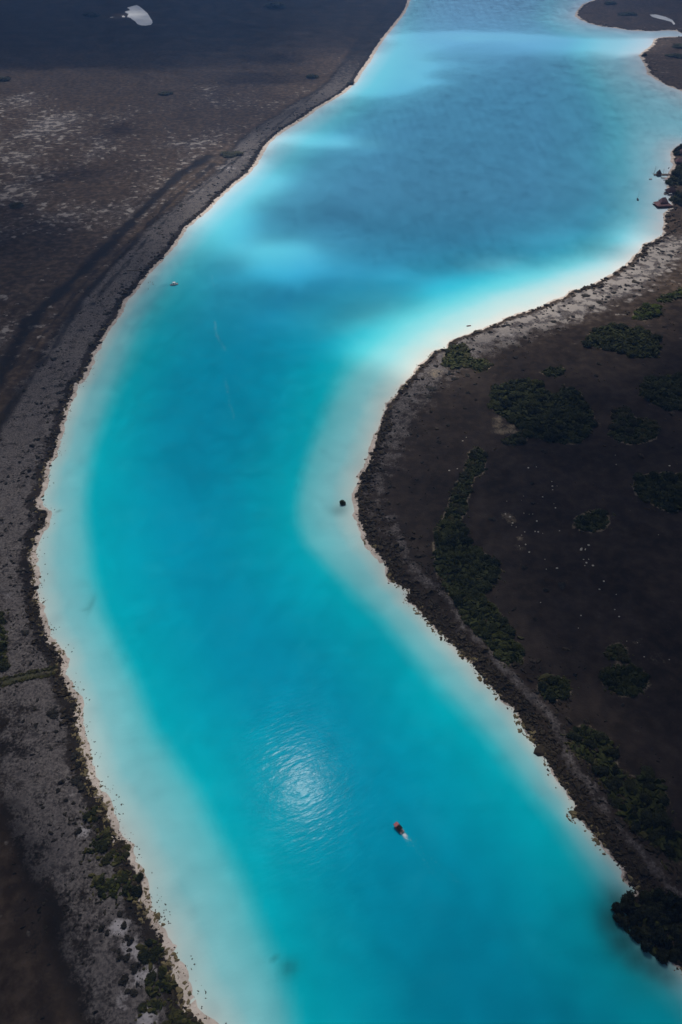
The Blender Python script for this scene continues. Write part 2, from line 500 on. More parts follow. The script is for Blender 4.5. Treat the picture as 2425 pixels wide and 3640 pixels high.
THICKETS = {   # outline on the ground, spacing, radius, height, material, group, label
    'clearing': (K([(105, 260), (130, 170), (250, 140), (400, 125), (490, 150), (500, 215), (600, 240), (690, 230), (790, 260), (830, 330), (880, 400), (870, 470), (840, 540), (770, 600), (680, 605), (560, 590), (480, 570), (380, 550), (320, 490), (230, 420), (130, 360), (105, 300)], 1700, 1300, 2.163), 5.6, 4.2, 3.6, 'm', 'bushes of the largest thicket', 'dark green mangrove bush in the thicket beside the sandy clearing'),
    'clearing_knob': (K([(630, 260), (640, 195), (700, 180), (780, 210), (790, 270), (700, 270)], 1700, 1300, 2.163), 5.5, 4.0, 3.4, 'm', 'bushes of the largest thicket', 'dark green mangrove bush in the thicket beside the sandy clearing'),
    'clearing_foot': (K([(200, 600), (260, 540), (340, 545), (360, 590), (270, 620)], 1700, 1300, 2.163), 5, 3.2, 2.4, 'o', 'bushes at the sandy clearing', 'low olive bush at the foot of the sandy clearing'),
    'upper': (K([(430, 770), (460, 660), (620, 560), (800, 530), (950, 570), (1160, 600), (1280, 700), (1290, 840), (1250, 900), (1080, 920), (880, 860), (640, 800)], 1950, 1000, 3.301), 6.0, 4.4, 3.4, 'm', 'bushes of the thicket below the yellow-green shrubs', 'dark mangrove bush in the thicket below yellow-green shrubs'),
    'lime': (K([(1000, 430), (1020, 380), (1100, 310), (1250, 290), (1310, 330), (1300, 420), (1120, 470), (1000, 450)], 1950, 1000, 3.301), 5.0, 3.9, 3.0, 'l', 'bright yellow-green shrubs', 'bright yellow-green shrub behind the pale beach of the inner bank'),
    'lime_row': (K([(1300, 250), (1290, 200), (1420, 180), (1500, 130), (1568, 90), (1640, 60), (1640, 120), (1568, 180), (1400, 260)], 1950, 1000, 3.301), 6.0, 4.0, 2.6, 'l', 'bright yellow-green shrubs', 'bright yellow-green shrub behind the pale beach of the inner bank'),
    'edge_a': (K([(1080, 1280), (1150, 1180), (1350, 1130), (1568, 1160), (1750, 1200), (1750, 1480), (1568, 1520), (1380, 1520), (1200, 1430), (1080, 1340)], 1950, 1000, 3.301), 5.6, 4.2, 3.2, 'm', 'bushes of the thicket cut by the picture edge above the round hummock', 'dark bush in the wide thicket across the bare gap'),
    'hummock': (K([(1030, 370), (1100, 340), (1160, 370), (1200, 420), (1330, 440), (1370, 500), (1350, 570), (1200, 615), (1080, 590), (1010, 540), (1050, 460)], 1700, 1300, 2.163), 5.0, 3.7, 3.0, 'o', 'bushes of the small pear-shaped thicket', 'grey-green bush in the small pear-shaped thicket beside the largest one'),
    'edge_b': (K([(1040, 700), (1200, 630), (1400, 620), (1568, 640), (1760, 660), (1760, 900), (1568, 1010), (1440, 1070), (1300, 1020), (1180, 930), (1040, 860), (1020, 780)], 1950, 1500, 3.301), 5.0, 3.8, 3.2, 'm', 'bushes of the pale-rimmed thicket', 'dark mangrove bush in the thicket ringed by a pale curved rim'),
    'islet': (K([(320, 1250), (330, 1150), (480, 1080), (610, 1050), (670, 1110), (690, 1200), (620, 1270), (500, 1290), (380, 1280)], 1950, 1500, 3.301), 4.2, 3.2, 2.2, 'm', 'bushes of the small oval islet', 'dark bush in the small oval islet with a white rim'),
    'round_small': (K([(740, 290), (720, 220), (780, 160), (860, 150), (940, 200), (940, 290), (850, 310)], 1925, 2250, 3.136), 3.6, 2.7, 2.2, 'o', 'bushes of the small round clump', 'olive bush in the small round clump above the big round one'),
    'round_big': (K([(670, 560), (690, 480), (790, 410), (900, 380), (1060, 400), (1150, 480), (1170, 590), (1110, 670), (900, 710), (770, 650)], 1925, 2250, 3.136), 3.8, 3.0, 3.2, 'm', 'bushes of the big round clump', 'dark green bush in the big round clump standing alone on bare soil'),
    'beach_green': (K([(240, 480), (280, 300), (320, 250), (470, 250), (540, 400), (740, 440), (760, 500), (640, 540), (540, 490), (420, 500), (330, 520)], 1500, 1150, 3.136), 4.6, 3.2, 1.9, 'o', 'olive shrubs at the beach tip', 'olive shrub by the tip of the pale beach on the inner bank'),
    'beach_small': (K([(1330, 560), (1400, 520), (1568, 500), (1568, 590), (1400, 600)], 1500, 1150, 3.136), 5.5, 3.0, 1.6, 'm', 'flat shrubs on dark soil', 'flat dark shrub on dark soil above the largest thicket'),
    'belt_top': (K([(700, 200), (780, 150), (850, 220), (840, 330), (820, 420), (720, 470), (690, 600), (640, 740), (630, 860), (560, 960), (400, 960), (450, 850), (500, 700), (540, 560), (640, 440), (670, 330)], 1450, 1550, 3.136), 4.4, 2.9, 2.0, 'o', 'bushes where the shrub belt begins', 'olive bush where the long shrub belt begins, edged with dry grass'),
    'belt_mid': (K([(310, 1080), (400, 980), (560, 990), (630, 1090), (650, 1210), (760, 1260), (900, 1380), (1010, 1500), (1010, 1580), (900, 1680), (830, 1750), (700, 1850), (560, 1830), (480, 1780), (400, 1650), (320, 1500), (310, 1250)], 1450, 1550, 3.136), 4.6, 3.5, 3.0, 'm', 'bushes of the belt at its widest', 'dark green bush in the shrub belt where it bulges widest'),
    'belt_low': (K([(60, 60), (380, 40), (380, 190), (370, 270), (480, 340), (560, 440), (610, 560), (700, 690), (740, 770), (800, 880), (780, 960), (640, 980), (520, 900), (400, 740), (280, 620), (150, 460), (60, 280)], 1600, 2050, 3.136), 4.2, 3.1, 2.6, 'm', 'bushes of the narrow lower belt', 'dark bush in the narrow lower shrub belt beside the pale path'),
    'belt_bush': (K([(1000, 1220), (1100, 1130), (1260, 1160), (1340, 1240), (1300, 1340), (1150, 1390), (1030, 1340)], 1600, 2050, 3.136), 3.8, 3.0, 2.8, 'm', 'bushes of the green clump on the belt', 'green bush in the clump that ends the narrow lower belt'),
    'belt_end': (K([(320, 1300), (340, 1150), (430, 1060), (560, 1090), (620, 1160), (760, 1230), (820, 1350), (800, 1500), (1000, 1640), (1180, 1590), (1330, 1720), (1380, 1900), (1350, 2050), (1400, 2200), (1568, 2290), (1700, 2500), (1500, 2560), (1300, 2400), (1080, 2250), (900, 2060), (760, 1800), (600, 1500)], 1925, 2250, 3.136), 4.6, 3.3, 2.6, 'd', 'bushes of the last stretch of belt', 'black-green bush in the last belt stretch above mangrove trees'),
    'outer_a': (K([(420, 620), (470, 520), (590, 480), (640, 540), (580, 650), (500, 690)], 200, 2750, 3.92), 2.4, 2.0, 1.6, 'd', 'bushes on the outer bank sand', 'small dark bush in the topmost clump on the sand edge'),
    'outer_b': (K([(500, 920), (640, 830), (740, 820), (740, 1000), (600, 1080), (430, 1130), (450, 1040)], 200, 2750, 3.92), 2.6, 2.1, 1.6, 'd', 'olive bushes on the outer bank', 'olive bush in the slanting clump beside the whitest crust'),
    'outer_c': (K([(700, 1150), (860, 1010), (960, 980), (1030, 1050), (1000, 1130), (900, 1240), (750, 1290), (640, 1230)], 200, 2750, 3.92), 2.6, 2.1, 1.7, 'o', 'olive bushes overhanging the outer bank', 'olive bush overhanging the sand strip of the outer bank'),
    'outer_d': (K([(520, 1480), (700, 1500), (900, 1390), (1050, 1390), (1200, 1410), (1220, 1450), (1110, 1530), (1110, 1620), (1150, 1700), (1000, 1720), (700, 1750), (600, 1650)], 200, 2750, 3.92), 2.9, 2.3, 1.8, 'd', 'bushes of the largest clump on the outer bank', 'dark bush in the largest clump on the sandy outer bank'),
    'outer_e': (K([(860, 560), (900, 450), (1010, 410), (1080, 500), (1070, 590), (960, 610)], 200, 3200, 2.85), 2.5, 2.0, 1.3, 'd', 'low bushes near the picture foot', 'low blackish bush among white crust patches beside the sand strip'),
    'outer_f': (K([(900, 850), (1000, 720), (1100, 670), (1130, 800), (1190, 900), (1150, 980), (950, 960)], 200, 3200, 2.85), 2.7, 2.1, 1.2, 'd', 'low bushes near the picture foot', 'low blackish bush among white crust patches beside the sand strip'),
    'outer_g': (K([(880, 1100), (1000, 1030), (1090, 1070), (980, 1150)], 200, 3200, 2.85), 2.6, 2.0, 1.1, 'd', 'low bushes near the picture foot', 'low blackish bush among white crust patches beside the sand strip'),
    'outer_h': (K([(1060, 1300), (1250, 1130), (1380, 1240), (1430, 1330)], 200, 3200, 2.85), 2.8, 2.1, 1.3, 'o', 'low bushes near the picture foot', 'low blackish bush among white crust patches beside the sand strip'),
    'side': (px_line([(-60, 2200), (8, 2180), (22, 2260), (18, 2380), (-60, 2420)]), 3.2, 2.4, 2.0, 'd', 'bushes at the ditch', 'dark bush where the grassy ditch of the outer bank begins'),
}
TREES = {
    'cove': (K([(215, 870), (300, 790), (440, 740), (560, 770), (680, 720), (900, 660), (1200, 720), (1500, 780), (1500, 1960), (1250, 1900), (1130, 1920), (980, 1840), (860, 1720), (700, 1640), (520, 1520), (390, 1380), (310, 1230), (250, 1060), (205, 940)], 2150, 3050, 5.23), 3.5, 3.0, 4.4, 'd', 'mangrove trees of the dark headland', 'tall dark mangrove tree on the headland in deep water'),
    'huts_a': (K([(1330, 330), (1480, 220), (1700, 100), (1700, 330), (1500, 420), (1380, 420)], 2225, 500, 7.84), 8, 5.5, 5.5, 'm', 'trees beside the far huts', 'dark tree beside the farthest pair of thatched roofs'),
    'huts_b': (K([(1180, 1230), (1280, 1080), (1330, 930), (1430, 790), (1750, 660), (1750, 1250), (1300, 1270)], 2225, 500, 7.84), 9, 6, 5.5, 'm', 'trees behind the pier', 'dark tree on the shore behind the pier with the pointed hut'),
    'huts_c': (K([(1300, 1650), (1400, 1560), (1568, 1480), (1750, 1450), (1750, 1850), (1568, 1870), (1420, 1770)], 2225, 500, 7.84), 9, 5.5, 5, 'm', 'trees behind the tiered hut', 'dark tree on the shore behind the wide tiered thatched hut'),
}

# ------------------------------------------------------------------ ground and lagoon sheets
ys = [-700, -400, -200, -60, 0, 30]
y = 40.0
while y < 6400:
    ys.append(y)
    y += 1.9 if y < 420 else (1.9 + (y - 420) * 0.0062 if y < 2600 else 120)
xs = [0.0]
x = 0.0
while x < 4400:
    x += 2.2 if x < 215 else (2.2 + (x - 215) * 0.022)
    xs.append(x)
xs = np.array(sorted(set([-v for v in xs] + xs)))
ys = np.array(ys)
nx, ny = len(xs), len(ys)
XX, YY = np.meshgrid(xs, ys)
P = np.stack([XX.ravel(), YY.ravel()], 1)
sd0 = shore_field(P)
wig = (fbm(P[:, 0] * 0.10, P[:, 1] * 0.10, 3) - 0.5) * 5.0 + (fbm(P[:, 0] * 0.35, P[:, 1] * 0.35, 2) - 0.5) * 3.2
sd = sd0 + wig * np.exp(-np.abs(sd0) / 14)
PXX, PXY = px_of(P[:, 0], np.maximum(P[:, 1], -200))
onleft = inside(P, POLY_L)
lower_left = (P[:, 0] < 0) & (np.abs(P[:, 0]) < 400) & (P[:, 1] < 520)
ws_ = np.where(P[:, 0] < np.interp(P[:, 1], [60, 200, 420, 700, 2000], [20, 20, 20, 0, 400]), np.clip(3.0 * P[:, 1] / 600, 3.0, 6.0), np.interp(P[:, 1], [300, 450, 700, 1500], [0.9, 1.4, 2.2, 5.0]))      # width of the bare sand strip
zz = np.where(sd > 0, 0.22 + 0.75 * sstep(0, 14, sd), np.maximum(-2.4, 0.22 * (1 + sd / ws_)))
zz = zz + np.where(sd > 3, (fbm(P[:, 0] * 0.08, P[:, 1] * 0.08, 3) - 0.5) * 0.35 * sstep(3, 25, sd) * (P[:, 1] < 1500), 0)

pale = np.zeros(len(P)); dark = np.zeros(len(P)); brown = np.zeros(len(P)); tan = np.zeros(len(P)); green = np.zeros(len(P))
near = np.abs(P[:, 0]) < 1500
L = onleft
# outer bank: pale crust strip along the shore, then tracks, then the burnt plain
crust_w = np.interp(P[:, 1], [60, 150, 300, 500, 900, 2000], [26, 30, 34, 34, 30, 40])
pale[L] = (0.78 * sstep(2.0, 7, sd) * (1 - sstep(0.9, 1.25, sd / crust_w)) + 0.30 * sstep(1.0, 1.6, sd / crust_w))[L]
brown[L] = (0.75 * sstep(1.0, 1.3, sd / crust_w) * (1 - 0.75 * sstep(1450, 1800, P[:, 1])))[L]
patch = fbm(P[:, 0] * 0.011 + 3.1, P[:, 1] * 0.008 + 1.7, 4)
pale[L] += (1.3 * (patch - 0.5) * sstep(1.2, 2.2, sd / crust_w))[L]
pale[L] *= (1 - 0.75 * sstep(1250, 1700, P[:, 1]))[L]  # far crust dimmed, cloud shade put into its colour
pale[L] -= (0.35 * sstep(900, 1700, P[:, 1]) * sstep(40, 100, sd))[L]
for line, w, a in TRACKS:
    d = np.abs(seg_dist(P, line) + (fbm(P[:, 0] * 0.07, P[:, 1] * 0.07 + 8, 3) - 0.5) * 7)
    w2 = w * (1 + 1.2 * (fbm(P[:, 0] * 0.05, P[:, 1] * 0.05, 2) - 0.5))
    dark = np.maximum(dark, 0.82 * a * (1 - sstep(0.1, 2.0, d / w2)) * L)
# beyond the near dark track of the outer bank the soil is dark
nb = L & (P[:, 1] < 240)
sdn = sd + (fbm(P[:, 0] * 0.06, P[:, 1] * 0.06 + 20, 3) - 0.5) * 34
pale = np.where(nb, pale * (1 - 0.85 * sstep(18, 46, sdn)), pale)
dark = np.maximum(dark, np.where(nb, 0.10 * sstep(24, 54, sdn), 0))
# inner bank
R = (sd > 0) & ~L
bw = np.interp(P[:, 1], [60, 200, 290, 380, 470, 560, 700, 760], [8, 10, 16, 22, 29, 42, 46, 46])
pr = 0.92 * sstep(1.0, 5, sd) * (1 - sstep(0.3, 1.4, sd / bw)) * np.interp(P[:, 1], [200, 300, 380, 450, 600, 720, 760], [0.15, 0.40, 0.58, 0.78, 0.86, 0.8, 0.2])
pale = np.where(R, pr, pale)
brown = np.where(R, 0.25 + 0.5 * sstep(480, 640, P[:, 1]), brown)
d = seg_dist(P, PATH_R)
pale = np.where(R, np.maximum(pale, 0.62 * (1 - sstep(0.5, 1.7, d / 2.6))), pale)
dark = np.where(R & (P[:, 1] < 330), np.maximum(dark, 0.5 * (1 - sstep(5, 11, sd))), dark)
for key_, (line, *_r) in THICKETS.items():
    rim = {'islet': 1.0, 'edge_b': 1.0, 'hummock': 0.85, 'belt_top': 0.85, 'belt_mid': 0.8}.get(key_, 0.62)
    ring = np.vstack([line, line[:1]])
    lo, hi = ring.min(0) - 8, ring.max(0) + 8
    m = np.where((P[:, 0] > lo[0]) & (P[:, 0] < hi[0]) & (P[:, 1] > lo[1]) & (P[:, 1] < hi[1]) & R)[0]
    if len(m):
        dd = seg_dist(P[m], ring)
        ins = inside(P[m], line)
        tan[m] = np.maximum(tan[m], np.where(ins, 0.35 * (1 - sstep(0.0, 1.5, dd)), rim * (1 - sstep(0.6, 3.0, dd))))
        green[m] = np.maximum(green[m], np.where(ins, 1.0, 0.25 * (1 - sstep(0, 2.0, dd))))
for (ax, ay, rr, v) in [(1790, 1528, 11, 0.55), (1765, 1500, 6, 0.6), (1835, 1545, 6, 0.5), (1545, 1330, 10, 0.5), (2395, 1060, 22, 0.35), (2060, 1545, 8, 0.4), (1805, 1838, 6, 0.5), (1815, 1860, 4, 0.6), (1845, 1918, 3, 0.6), (1850, 1952, 5, 0.5), (2330, 2345, 7, 0.35), (2270, 2288, 5, 0.4)]:
    g = G(ax, ay)
    dd = np.hypot(P[:, 0] - g[0], P[:, 1] - g[1])
    tan = np.maximum(tan, v * (1 - sstep(0.4, 1.2, dd / rr)))
# ditch of the outer bank
DITCH = px_line([(-60, 2450), (20, 2428), (110, 2405), (200, 2385)])
d = seg_dist(P, DITCH)
green = np.maximum(green, np.where(L, 0.7 * (1 - sstep(1.2, 3.2, d)), 0))
tan = np.maximum(tan, np.where(L, 0.8 * (1 - sstep(0.5, 1.1, d)), 0))
salt_lit = np.zeros(len(P))
for (ax, ay, rr, v) in [(302, 2960, 5, .9), (428, 3300, 6, .9), (460, 3365, 6, .9), (515, 3460, 7, .9), (500, 3390, 5, .8), (524, 3627, 6, .8), (440, 3560, 5, .7), (330, 2800, 5, .6), (250, 2850, 8, .4), (30, 2130, 8, .5), (60, 2020, 8, .4), (1690, 1260, 12, .4), (1800, 1200, 14, .5), (1760, 1330, 8, .4), (2000, 1120, 14, .4), (800, 600, 26, .6), (700, 680, 22, .5), (880, 560, 22, .5), (600, 760, 18, .4)]:  # white crust patches; the far outer ones paint sunlit crust
    g = G(ax, ay)
    dd = np.hypot(P[:, 0] - g[0], P[:, 1] - g[1])
    salt_lit = np.maximum(salt_lit, v * (1 - sstep(0.2, 1.2, dd / rr)))
sand = np.clip(1.0 - sstep(-2.0, 2.0, sd), 0, 1)
idx = np.arange(nx * ny).reshape(ny, nx)
quads = np.stack([idx[:-1, :-1], idx[:-1, 1:], idx[1:, 1:], idx[1:, :-1]], -1).reshape(-1, 4)
me = mesh_np('ground', np.column_stack([P, zz]), quads, [M_GROUND], dict(pale=pale, dark=dark, brown=brown, sand=sand, salt_lit=salt_lit, tan=tan, green=green), smooth=True)
tag(link('ground', me), kind='structure')

wet = sd < 4.0
wv = wet.reshape(ny, nx)
keep = (wv[:-1, :-1] | wv[:-1, 1:] | wv[1:, 1:] | wv[1:, :-1]).ravel()
wq = quads[keep]
used = np.unique(wq)
remap = np.full(nx * ny, -1)
remap[used] = np.arange(len(used))
Pw = P[used]
ds = np.maximum(-sd0[used], 0)
e = np.minimum(seg_dist(Pw, EDL), seg_dist(Pw, EDR))
ind = inside(Pw, POLY_D)
es = np.where(ind, e, -e)
shoal = ds / (ds + np.where(ind, 0, e) + 1e-3)
soft = 4.8 + 23 * sstep(330, 800, Pw[:, 1])
soft = np.where(Pw[:, 0] > 0, soft * 1.25, soft)
blend = sstep(-1, 1, es / soft)
# sunlit patches painted paler into the upper lagoon's water
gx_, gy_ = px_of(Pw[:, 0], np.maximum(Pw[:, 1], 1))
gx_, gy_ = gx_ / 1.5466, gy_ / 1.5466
bar = np.zeros(len(Pw))  # bar: strength of the painted sunlit patches
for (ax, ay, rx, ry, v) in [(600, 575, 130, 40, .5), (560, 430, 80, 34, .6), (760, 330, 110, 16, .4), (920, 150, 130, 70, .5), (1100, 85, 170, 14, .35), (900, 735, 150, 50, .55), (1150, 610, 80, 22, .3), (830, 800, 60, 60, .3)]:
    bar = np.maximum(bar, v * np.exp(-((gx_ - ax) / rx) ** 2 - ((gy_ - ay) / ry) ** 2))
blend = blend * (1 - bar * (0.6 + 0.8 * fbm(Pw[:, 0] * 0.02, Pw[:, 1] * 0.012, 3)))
shoal = shoal * (1 - 0.52 * sstep(400, 520, Pw[:, 1]) * sstep(-60, 160, Pw[:, 0]) * (1 - sstep(800, 1000, Pw[:, 1])))
deepv = np.clip(es, 0, 100) / 100.0
weed_shade = np.zeros(len(Pw))
for (ax, ay, rx, ry, v) in [(1028, 3440, 3.2, 3.0, 0.55), (975, 3410, 1.2, 1.0, 0.4), (322, 2150, 1.6, 6, 0.35), (310, 2165, 2.5, 1.5, 0.3), (2195, 3215, 5, 6, 0.75), (2185, 3280, 7, 8, 0.85), (2215, 3350, 7, 7, 0.85), (2265, 3405, 7, 6, 0.8), (2320, 3440, 6, 5, 0.75), (2365, 3465, 5, 4, 0.6), (2300, 3500, 9, 5, 0.25), (1205, 1815, 5, 5, 0.35), (212, 1817, 1.2, 1.2, 0.5)]:  # water weed, plus painted shade beside the mangrove headland
    g = G(ax, ay)
    q = ((Pw[:, 0] - g[0]) / rx) ** 2 + ((Pw[:, 1] - g[1]) / ry) ** 2
    weed_shade = np.maximum(weed_shade, v * np.exp(-q))
me = mesh_np('lagoon_water', np.column_stack([Pw, np.zeros(len(Pw))]), remap[wq], [M_WATER], dict(shoal=shoal, blend=blend, deep=deepv, weed_shade=weed_shade, haze_tint=sstep(480, 900, Pw[:, 1]) + 0.7 * sstep(1200, 2200, Pw[:, 1])), smooth=True)
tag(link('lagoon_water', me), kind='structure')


def flat_sheet(name, line, z, mat):
    bm = bmesh.new()
    vs = [bm.verts.new((a, b, z)) for a, b in line]
    f = bm.faces.new(vs)
    bmesh.ops.triangulate(bm, faces=[f])
    bm.normal_update()
    for f in bm.faces:
        if f.normal.z < 0:
            f.normal_flip()
    me = bpy.data.meshes.new(name)
    bm.to_mesh(me)
    bm.free()
    me.materials.append(mat)
    return tag(link(name, me), kind='structure')


flat_sheet('pond', K([(375, 155), (480, 125), (560, 108), (610, 135), (680, 190), (760, 260), (800, 330), (845, 400), (850, 440), (820, 475), (720, 490), (640, 485), (570, 460), (530, 410), (480, 380), (440, 345), (380, 330), (405, 270), (345, 245), (345, 225), (430, 205), (420, 180)], 380, 0, 5.227), 1.4, M_POND)
flat_sheet('pond', K([(280, 310), (310, 303), (342, 320), (330, 335), (290, 330)], 380, 0, 5.227), 1.4, M_POND)
flat_sheet('pond', K([(60, 338), (120, 325), (122, 333), (70, 342)], 380, 0, 5.227), 1.4, M_POND)
flat_sheet('pond', K([(1185, 180), (1260, 178), (1370, 205), (1450, 240), (1487, 292), (1465, 300), (1440, 265), (1340, 240), (1215, 207)], 1950, 0, 3.301), 1.4, M_POND)

# ------------------------------------------------------------------ cloud deck out of view, its puffs sized to cast a drawn light map
TG_X = [0, 260, 520, 780, 1040, 1300, 1568]
TG = [  # share of sunlight that gets through, row by row down the survey
    (-150, [.15, .15, .15, .3, .5, .3, .2]),
    (0,    [.10, .10, .10, .25, .55, .45, .25]),
    (60,   [.08, .10, .12, .35, .65, .6, .3]),
    (100,  [.08, .10, .18, .6, .9, 1., .7]),
    (148,  [.06, .09, .25, .9, .7, .45, .4]),
    (172,  [.46, .42, .40, .9, .5, .44, .38]),
    (200,  [.52, .50, .42, .9, .44, .42, .34]),
    (270,  [.55, .5, .45, .5, .40, .40, .44]),
    (330,  [.55, .45, .5, .75, .36, .38, .5]),
    (400,  [.45, .40, .75, .45, .34, .38, .5]),
    (470,  [.30, .45, .75, .38, .32, .36, .5]),
    (530,  [.14, .40, .70, .45, .32, .40, .7]),
    (600,  [.18, .26, .62, .75, .38, .75, .8]),
    (670,  [.20, .24, .42, .50, .70, 1., .50]),
    (740,  [.20, .26, .38, .55, 1., .75, .22]),
    (820,  [.22, .30, .36, .55, .95, .40, .12]),
    (900,  [.26, .38, .34, .50, .60, .15, .12]),
    (1000, [.32, .48, .34, .45, .40, .10, .10]),
    (1150, [.40, .52, .38, .48, .30, .08, .08]),
    (1300, [.42, .55, .42, .52, .28, .07, .07]),
    (1500, [.38, .55, .46, .44, .50, .08, .06]),
    (1700, [.34, .55, .52, .45, .50, .35, .06]),
    (1900, [.22, .48, .55, .48, .40, .40, .08]),
    (2100, [.16, .36, .52, .48, .34, .28, .14]),
    (2354, [.14, .26, .50, .42, .26, .22, .22]),
    (2600, [.12, .2, .4, .4, .26, .22, .2]),
]
GAPS = [   # gaps and knots shaped into the deck to light or shade chosen spots
    (930, 165, 80, 48, .75), (870, 200, 60, 14, .6), (1000, 100, 80, 12, .5), (1100, 86, 120, 9, .75), (1260, 90, 130, 7, .7), (1400, 95, 90, 9, .8), (1480, 112, 45, 16, .6), (935, 85, 60, 12, .5),
    (790, 332, 85, 10, .85), (680, 330, 60, 12, .6), (605, 352, 36, 24, .4),
    (560, 430, 60, 24, .95), (490, 492, 60, 28, .7), (625, 580, 95, 30, .85), (500, 556, 60, 24, .4), (745, 578, 60, 9, .25),
    (900, 632, 40, 12, .4), (1150, 603, 50, 14, .5), (1200, 642, 80, 18, .5), (1310, 600, 80, 24, .35), (700, 718, 70, 18, .2),
    (1050, 722, 120, 40, .7), (900, 795, 90, 48, .5), (1190, 680, 130, 26, .5), (1400, 592, 110, 26, .5), (1500, 540, 60, 18, .5), (1230, 722, 120, 18, .3), (1450, 655, 90, 24, .35),
    (430, 1240, 100, 60, .10), (300, 330, 160, 60, .12), (320, 40, 45, 12, .55), (90, 250, 120, 30, .12), (440, 440, 90, 60, .5), (540, 370, 60, 30, .4), (1540, 665, 40, 14, .5),
    (640, 140, 90, 22, -.7), (560, 185, 120, 10, -.6), (270, 290, 60, 16, -.7), (140, 420, 140, 18, -.6), (60, 540, 160, 40, -.6), (700, 640, 120, 26, -.35), (780, 520, 160, 24, -.4),
    (1000, 1180, 200, 250, -.2), (800, 700, 60, 24, -.3), (850, 2150, 200, 160, -.25)]
tgy = np.array([r[0] for r in TG], float)
tgv = np.array([r[1] for r in TG], float)


def sun_share(gx, gy):
    qx, qy = px_of(gx, gy)
    qx = qx / 1.5466
    qy = qy / 1.5466
    dd_ = np.maximum(gy, 150)                       # clouds look alike at every distance: warp scaled by it
    wx = fbm(gx / dd_ * 7 + 5, np.log(dd_) * 11, 3) - 0.5
    wy = fbm(gx / dd_ * 7 - 3, np.log(dd_) * 11 + 40, 3) - 0.5
    qx = np.clip(qx + wx * 190, 0, 1567.9)
    qy = np.clip(qy + wy * 120 * np.clip(qy / 500, 0.34, 1.2), -150, 2599)
    r = np.clip(np.searchsorted(tgy, qy, 'right') - 1, 0, len(tgy) - 2)
    f = (qy - tgy[r]) / (tgy[r + 1] - tgy[r])
    f = f * f * (3 - 2 * f)
    c = np.clip(np.searchsorted(TG_X, qx, 'right') - 1, 0, 5)
    tx = np.array(TG_X, float)
    h = (qx - tx[c]) / (tx[c + 1] - tx[c])
    h = h * h * (3 - 2 * h)
    v = (tgv[r, c] * (1 - h) + tgv[r, c + 1] * h) * (1 - f) + (tgv[r + 1, c] * (1 - h) + tgv[r + 1, c + 1] * h) * f
    wisp = 0.35 + 1.3 * fbm(qx * 0.011 + 3, qy * 0.06, 3)
    for (ax, ay, sx, sy, am) in GAPS:
        v = np.maximum(v, v + am * wisp * np.exp(-((qx - ax) / sx) ** 2 - ((qy - ay) / sy) ** 2)) if am > 0 else v * (1 + am * np.exp(-((qx - ax) / sx) ** 2 - ((qy - ay) / sy) ** 2))
    v = v + (fbm(gx * 0.016, gy * 0.012 + 7, 3) - 0.5) * 0.05 * np.clip(v * 2, 0.2, 1)
    return np.clip(v, 0, 1)


bm = bmesh.new()
bmesh.ops.create_icosphere(bm, subdivisions=1, radius=1.0)
bm.verts.ensure_lookup_table()
ICO_V = np.array([v.co[:] for v in bm.verts])
ICO_F = np.array([[v.index for v in f.verts] for f in bm.faces])
bm.free()

cx, cyy, cs = [], [], []
y = -120.0
while y < 3400:
    g = 7.5 if y < 600 else (7.5 + (y - 600) * 0.0055 if y < 2500 else 60)
    hw = 330 + 0.62 * max(y, 0)
    xx = np.arange(-hw, hw, g)
    cx.append(xx + rng.uniform(-.2, .2, len(xx)) * g)
    cyy.append(np.full(len(xx), y) + rng.uniform(-.2, .2, len(xx)) * g)
    cs.append(np.full(len(xx), g))
    y += g
cx = np.concatenate(cx); cyy = np.concatenate(cyy); cs = np.concatenate(cs)
T = sun_share(cx, cyy) ** 1.3
cov = 1 - T
rad = cs * np.sqrt(np.clip(cov, 0, 1) / math.pi) * np.where(cov > 0.75, 1 + (cov - 0.75) * 0.9, 1.0) / 1.03
ok = rad > 0.12 * cs
cx, cyy, rad = cx[ok], cyy[ok], rad[ok]
cz = CLOUD_Z + rng.uniform(-70, 70, len(cx)) + 60 * (fbm(cx * .01, cyy * .01, 2) - .5)
cxx = cx + S.x / S.z * cz
cy2 = cyy + S.y / S.z * cz
a8 = np.arange(8) * math.pi / 4
PUFF_V = np.concatenate([np.stack([np.cos(a8), np.sin(a8), np.zeros(8)], 1), [[0, 0, 0.8]], [[0, 0, -0.5]]])
PUFF_F = np.array([f for i in range(8) for f in ((i, (i + 1) % 8, 8), ((i + 1) % 8, i, 9))])
V = PUFF_V[None] * np.stack([rad, rad, rad * 0.7], 1)[:, None] + np.stack([cxx, cy2, cz], 1)[:, None]
F = PUFF_F[None] + (np.arange(len(cx)) * len(PUFF_V))[:, None, None]
me = mesh_np('shade_clouds', V.reshape(-1, 3), F.reshape(-1, 3), [M_SHADE_CLOUD], smooth=True)
tag(link('shade_clouds', me), kind='stuff')

# ------------------------------------------------------------------ haze: the humid air between camera and ground
bm = bmesh.new()
bmesh.ops.create_cube(bm, size=1.0)
me = bpy.data.meshes.new('haze')
bm.to_mesh(me)
bm.free()
hz = link('haze', me)
hz.scale = (9200, 7600, 289)
hz.location = (0, 2900, 140.5)
hm = bpy.data.materials.new('haze_air')
hm.use_nodes = True
hm.node_tree.nodes.clear()
ho = hm.node_tree.nodes.new('ShaderNodeOutputMaterial')
hv = hm.node_tree.nodes.new('ShaderNodeVolumePrincipled')
hv.inputs['Color'].default_value = HAZE_COLOR
hv.inputs['Density'].default_value = HAZE_DENSITY
hv.inputs['Anisotropy'].default_value = 0.1
hm.node_tree.links.new(hv.outputs[0], ho.inputs['Volume'])
me.materials.append(hm)
tag(hz, kind='stuff')


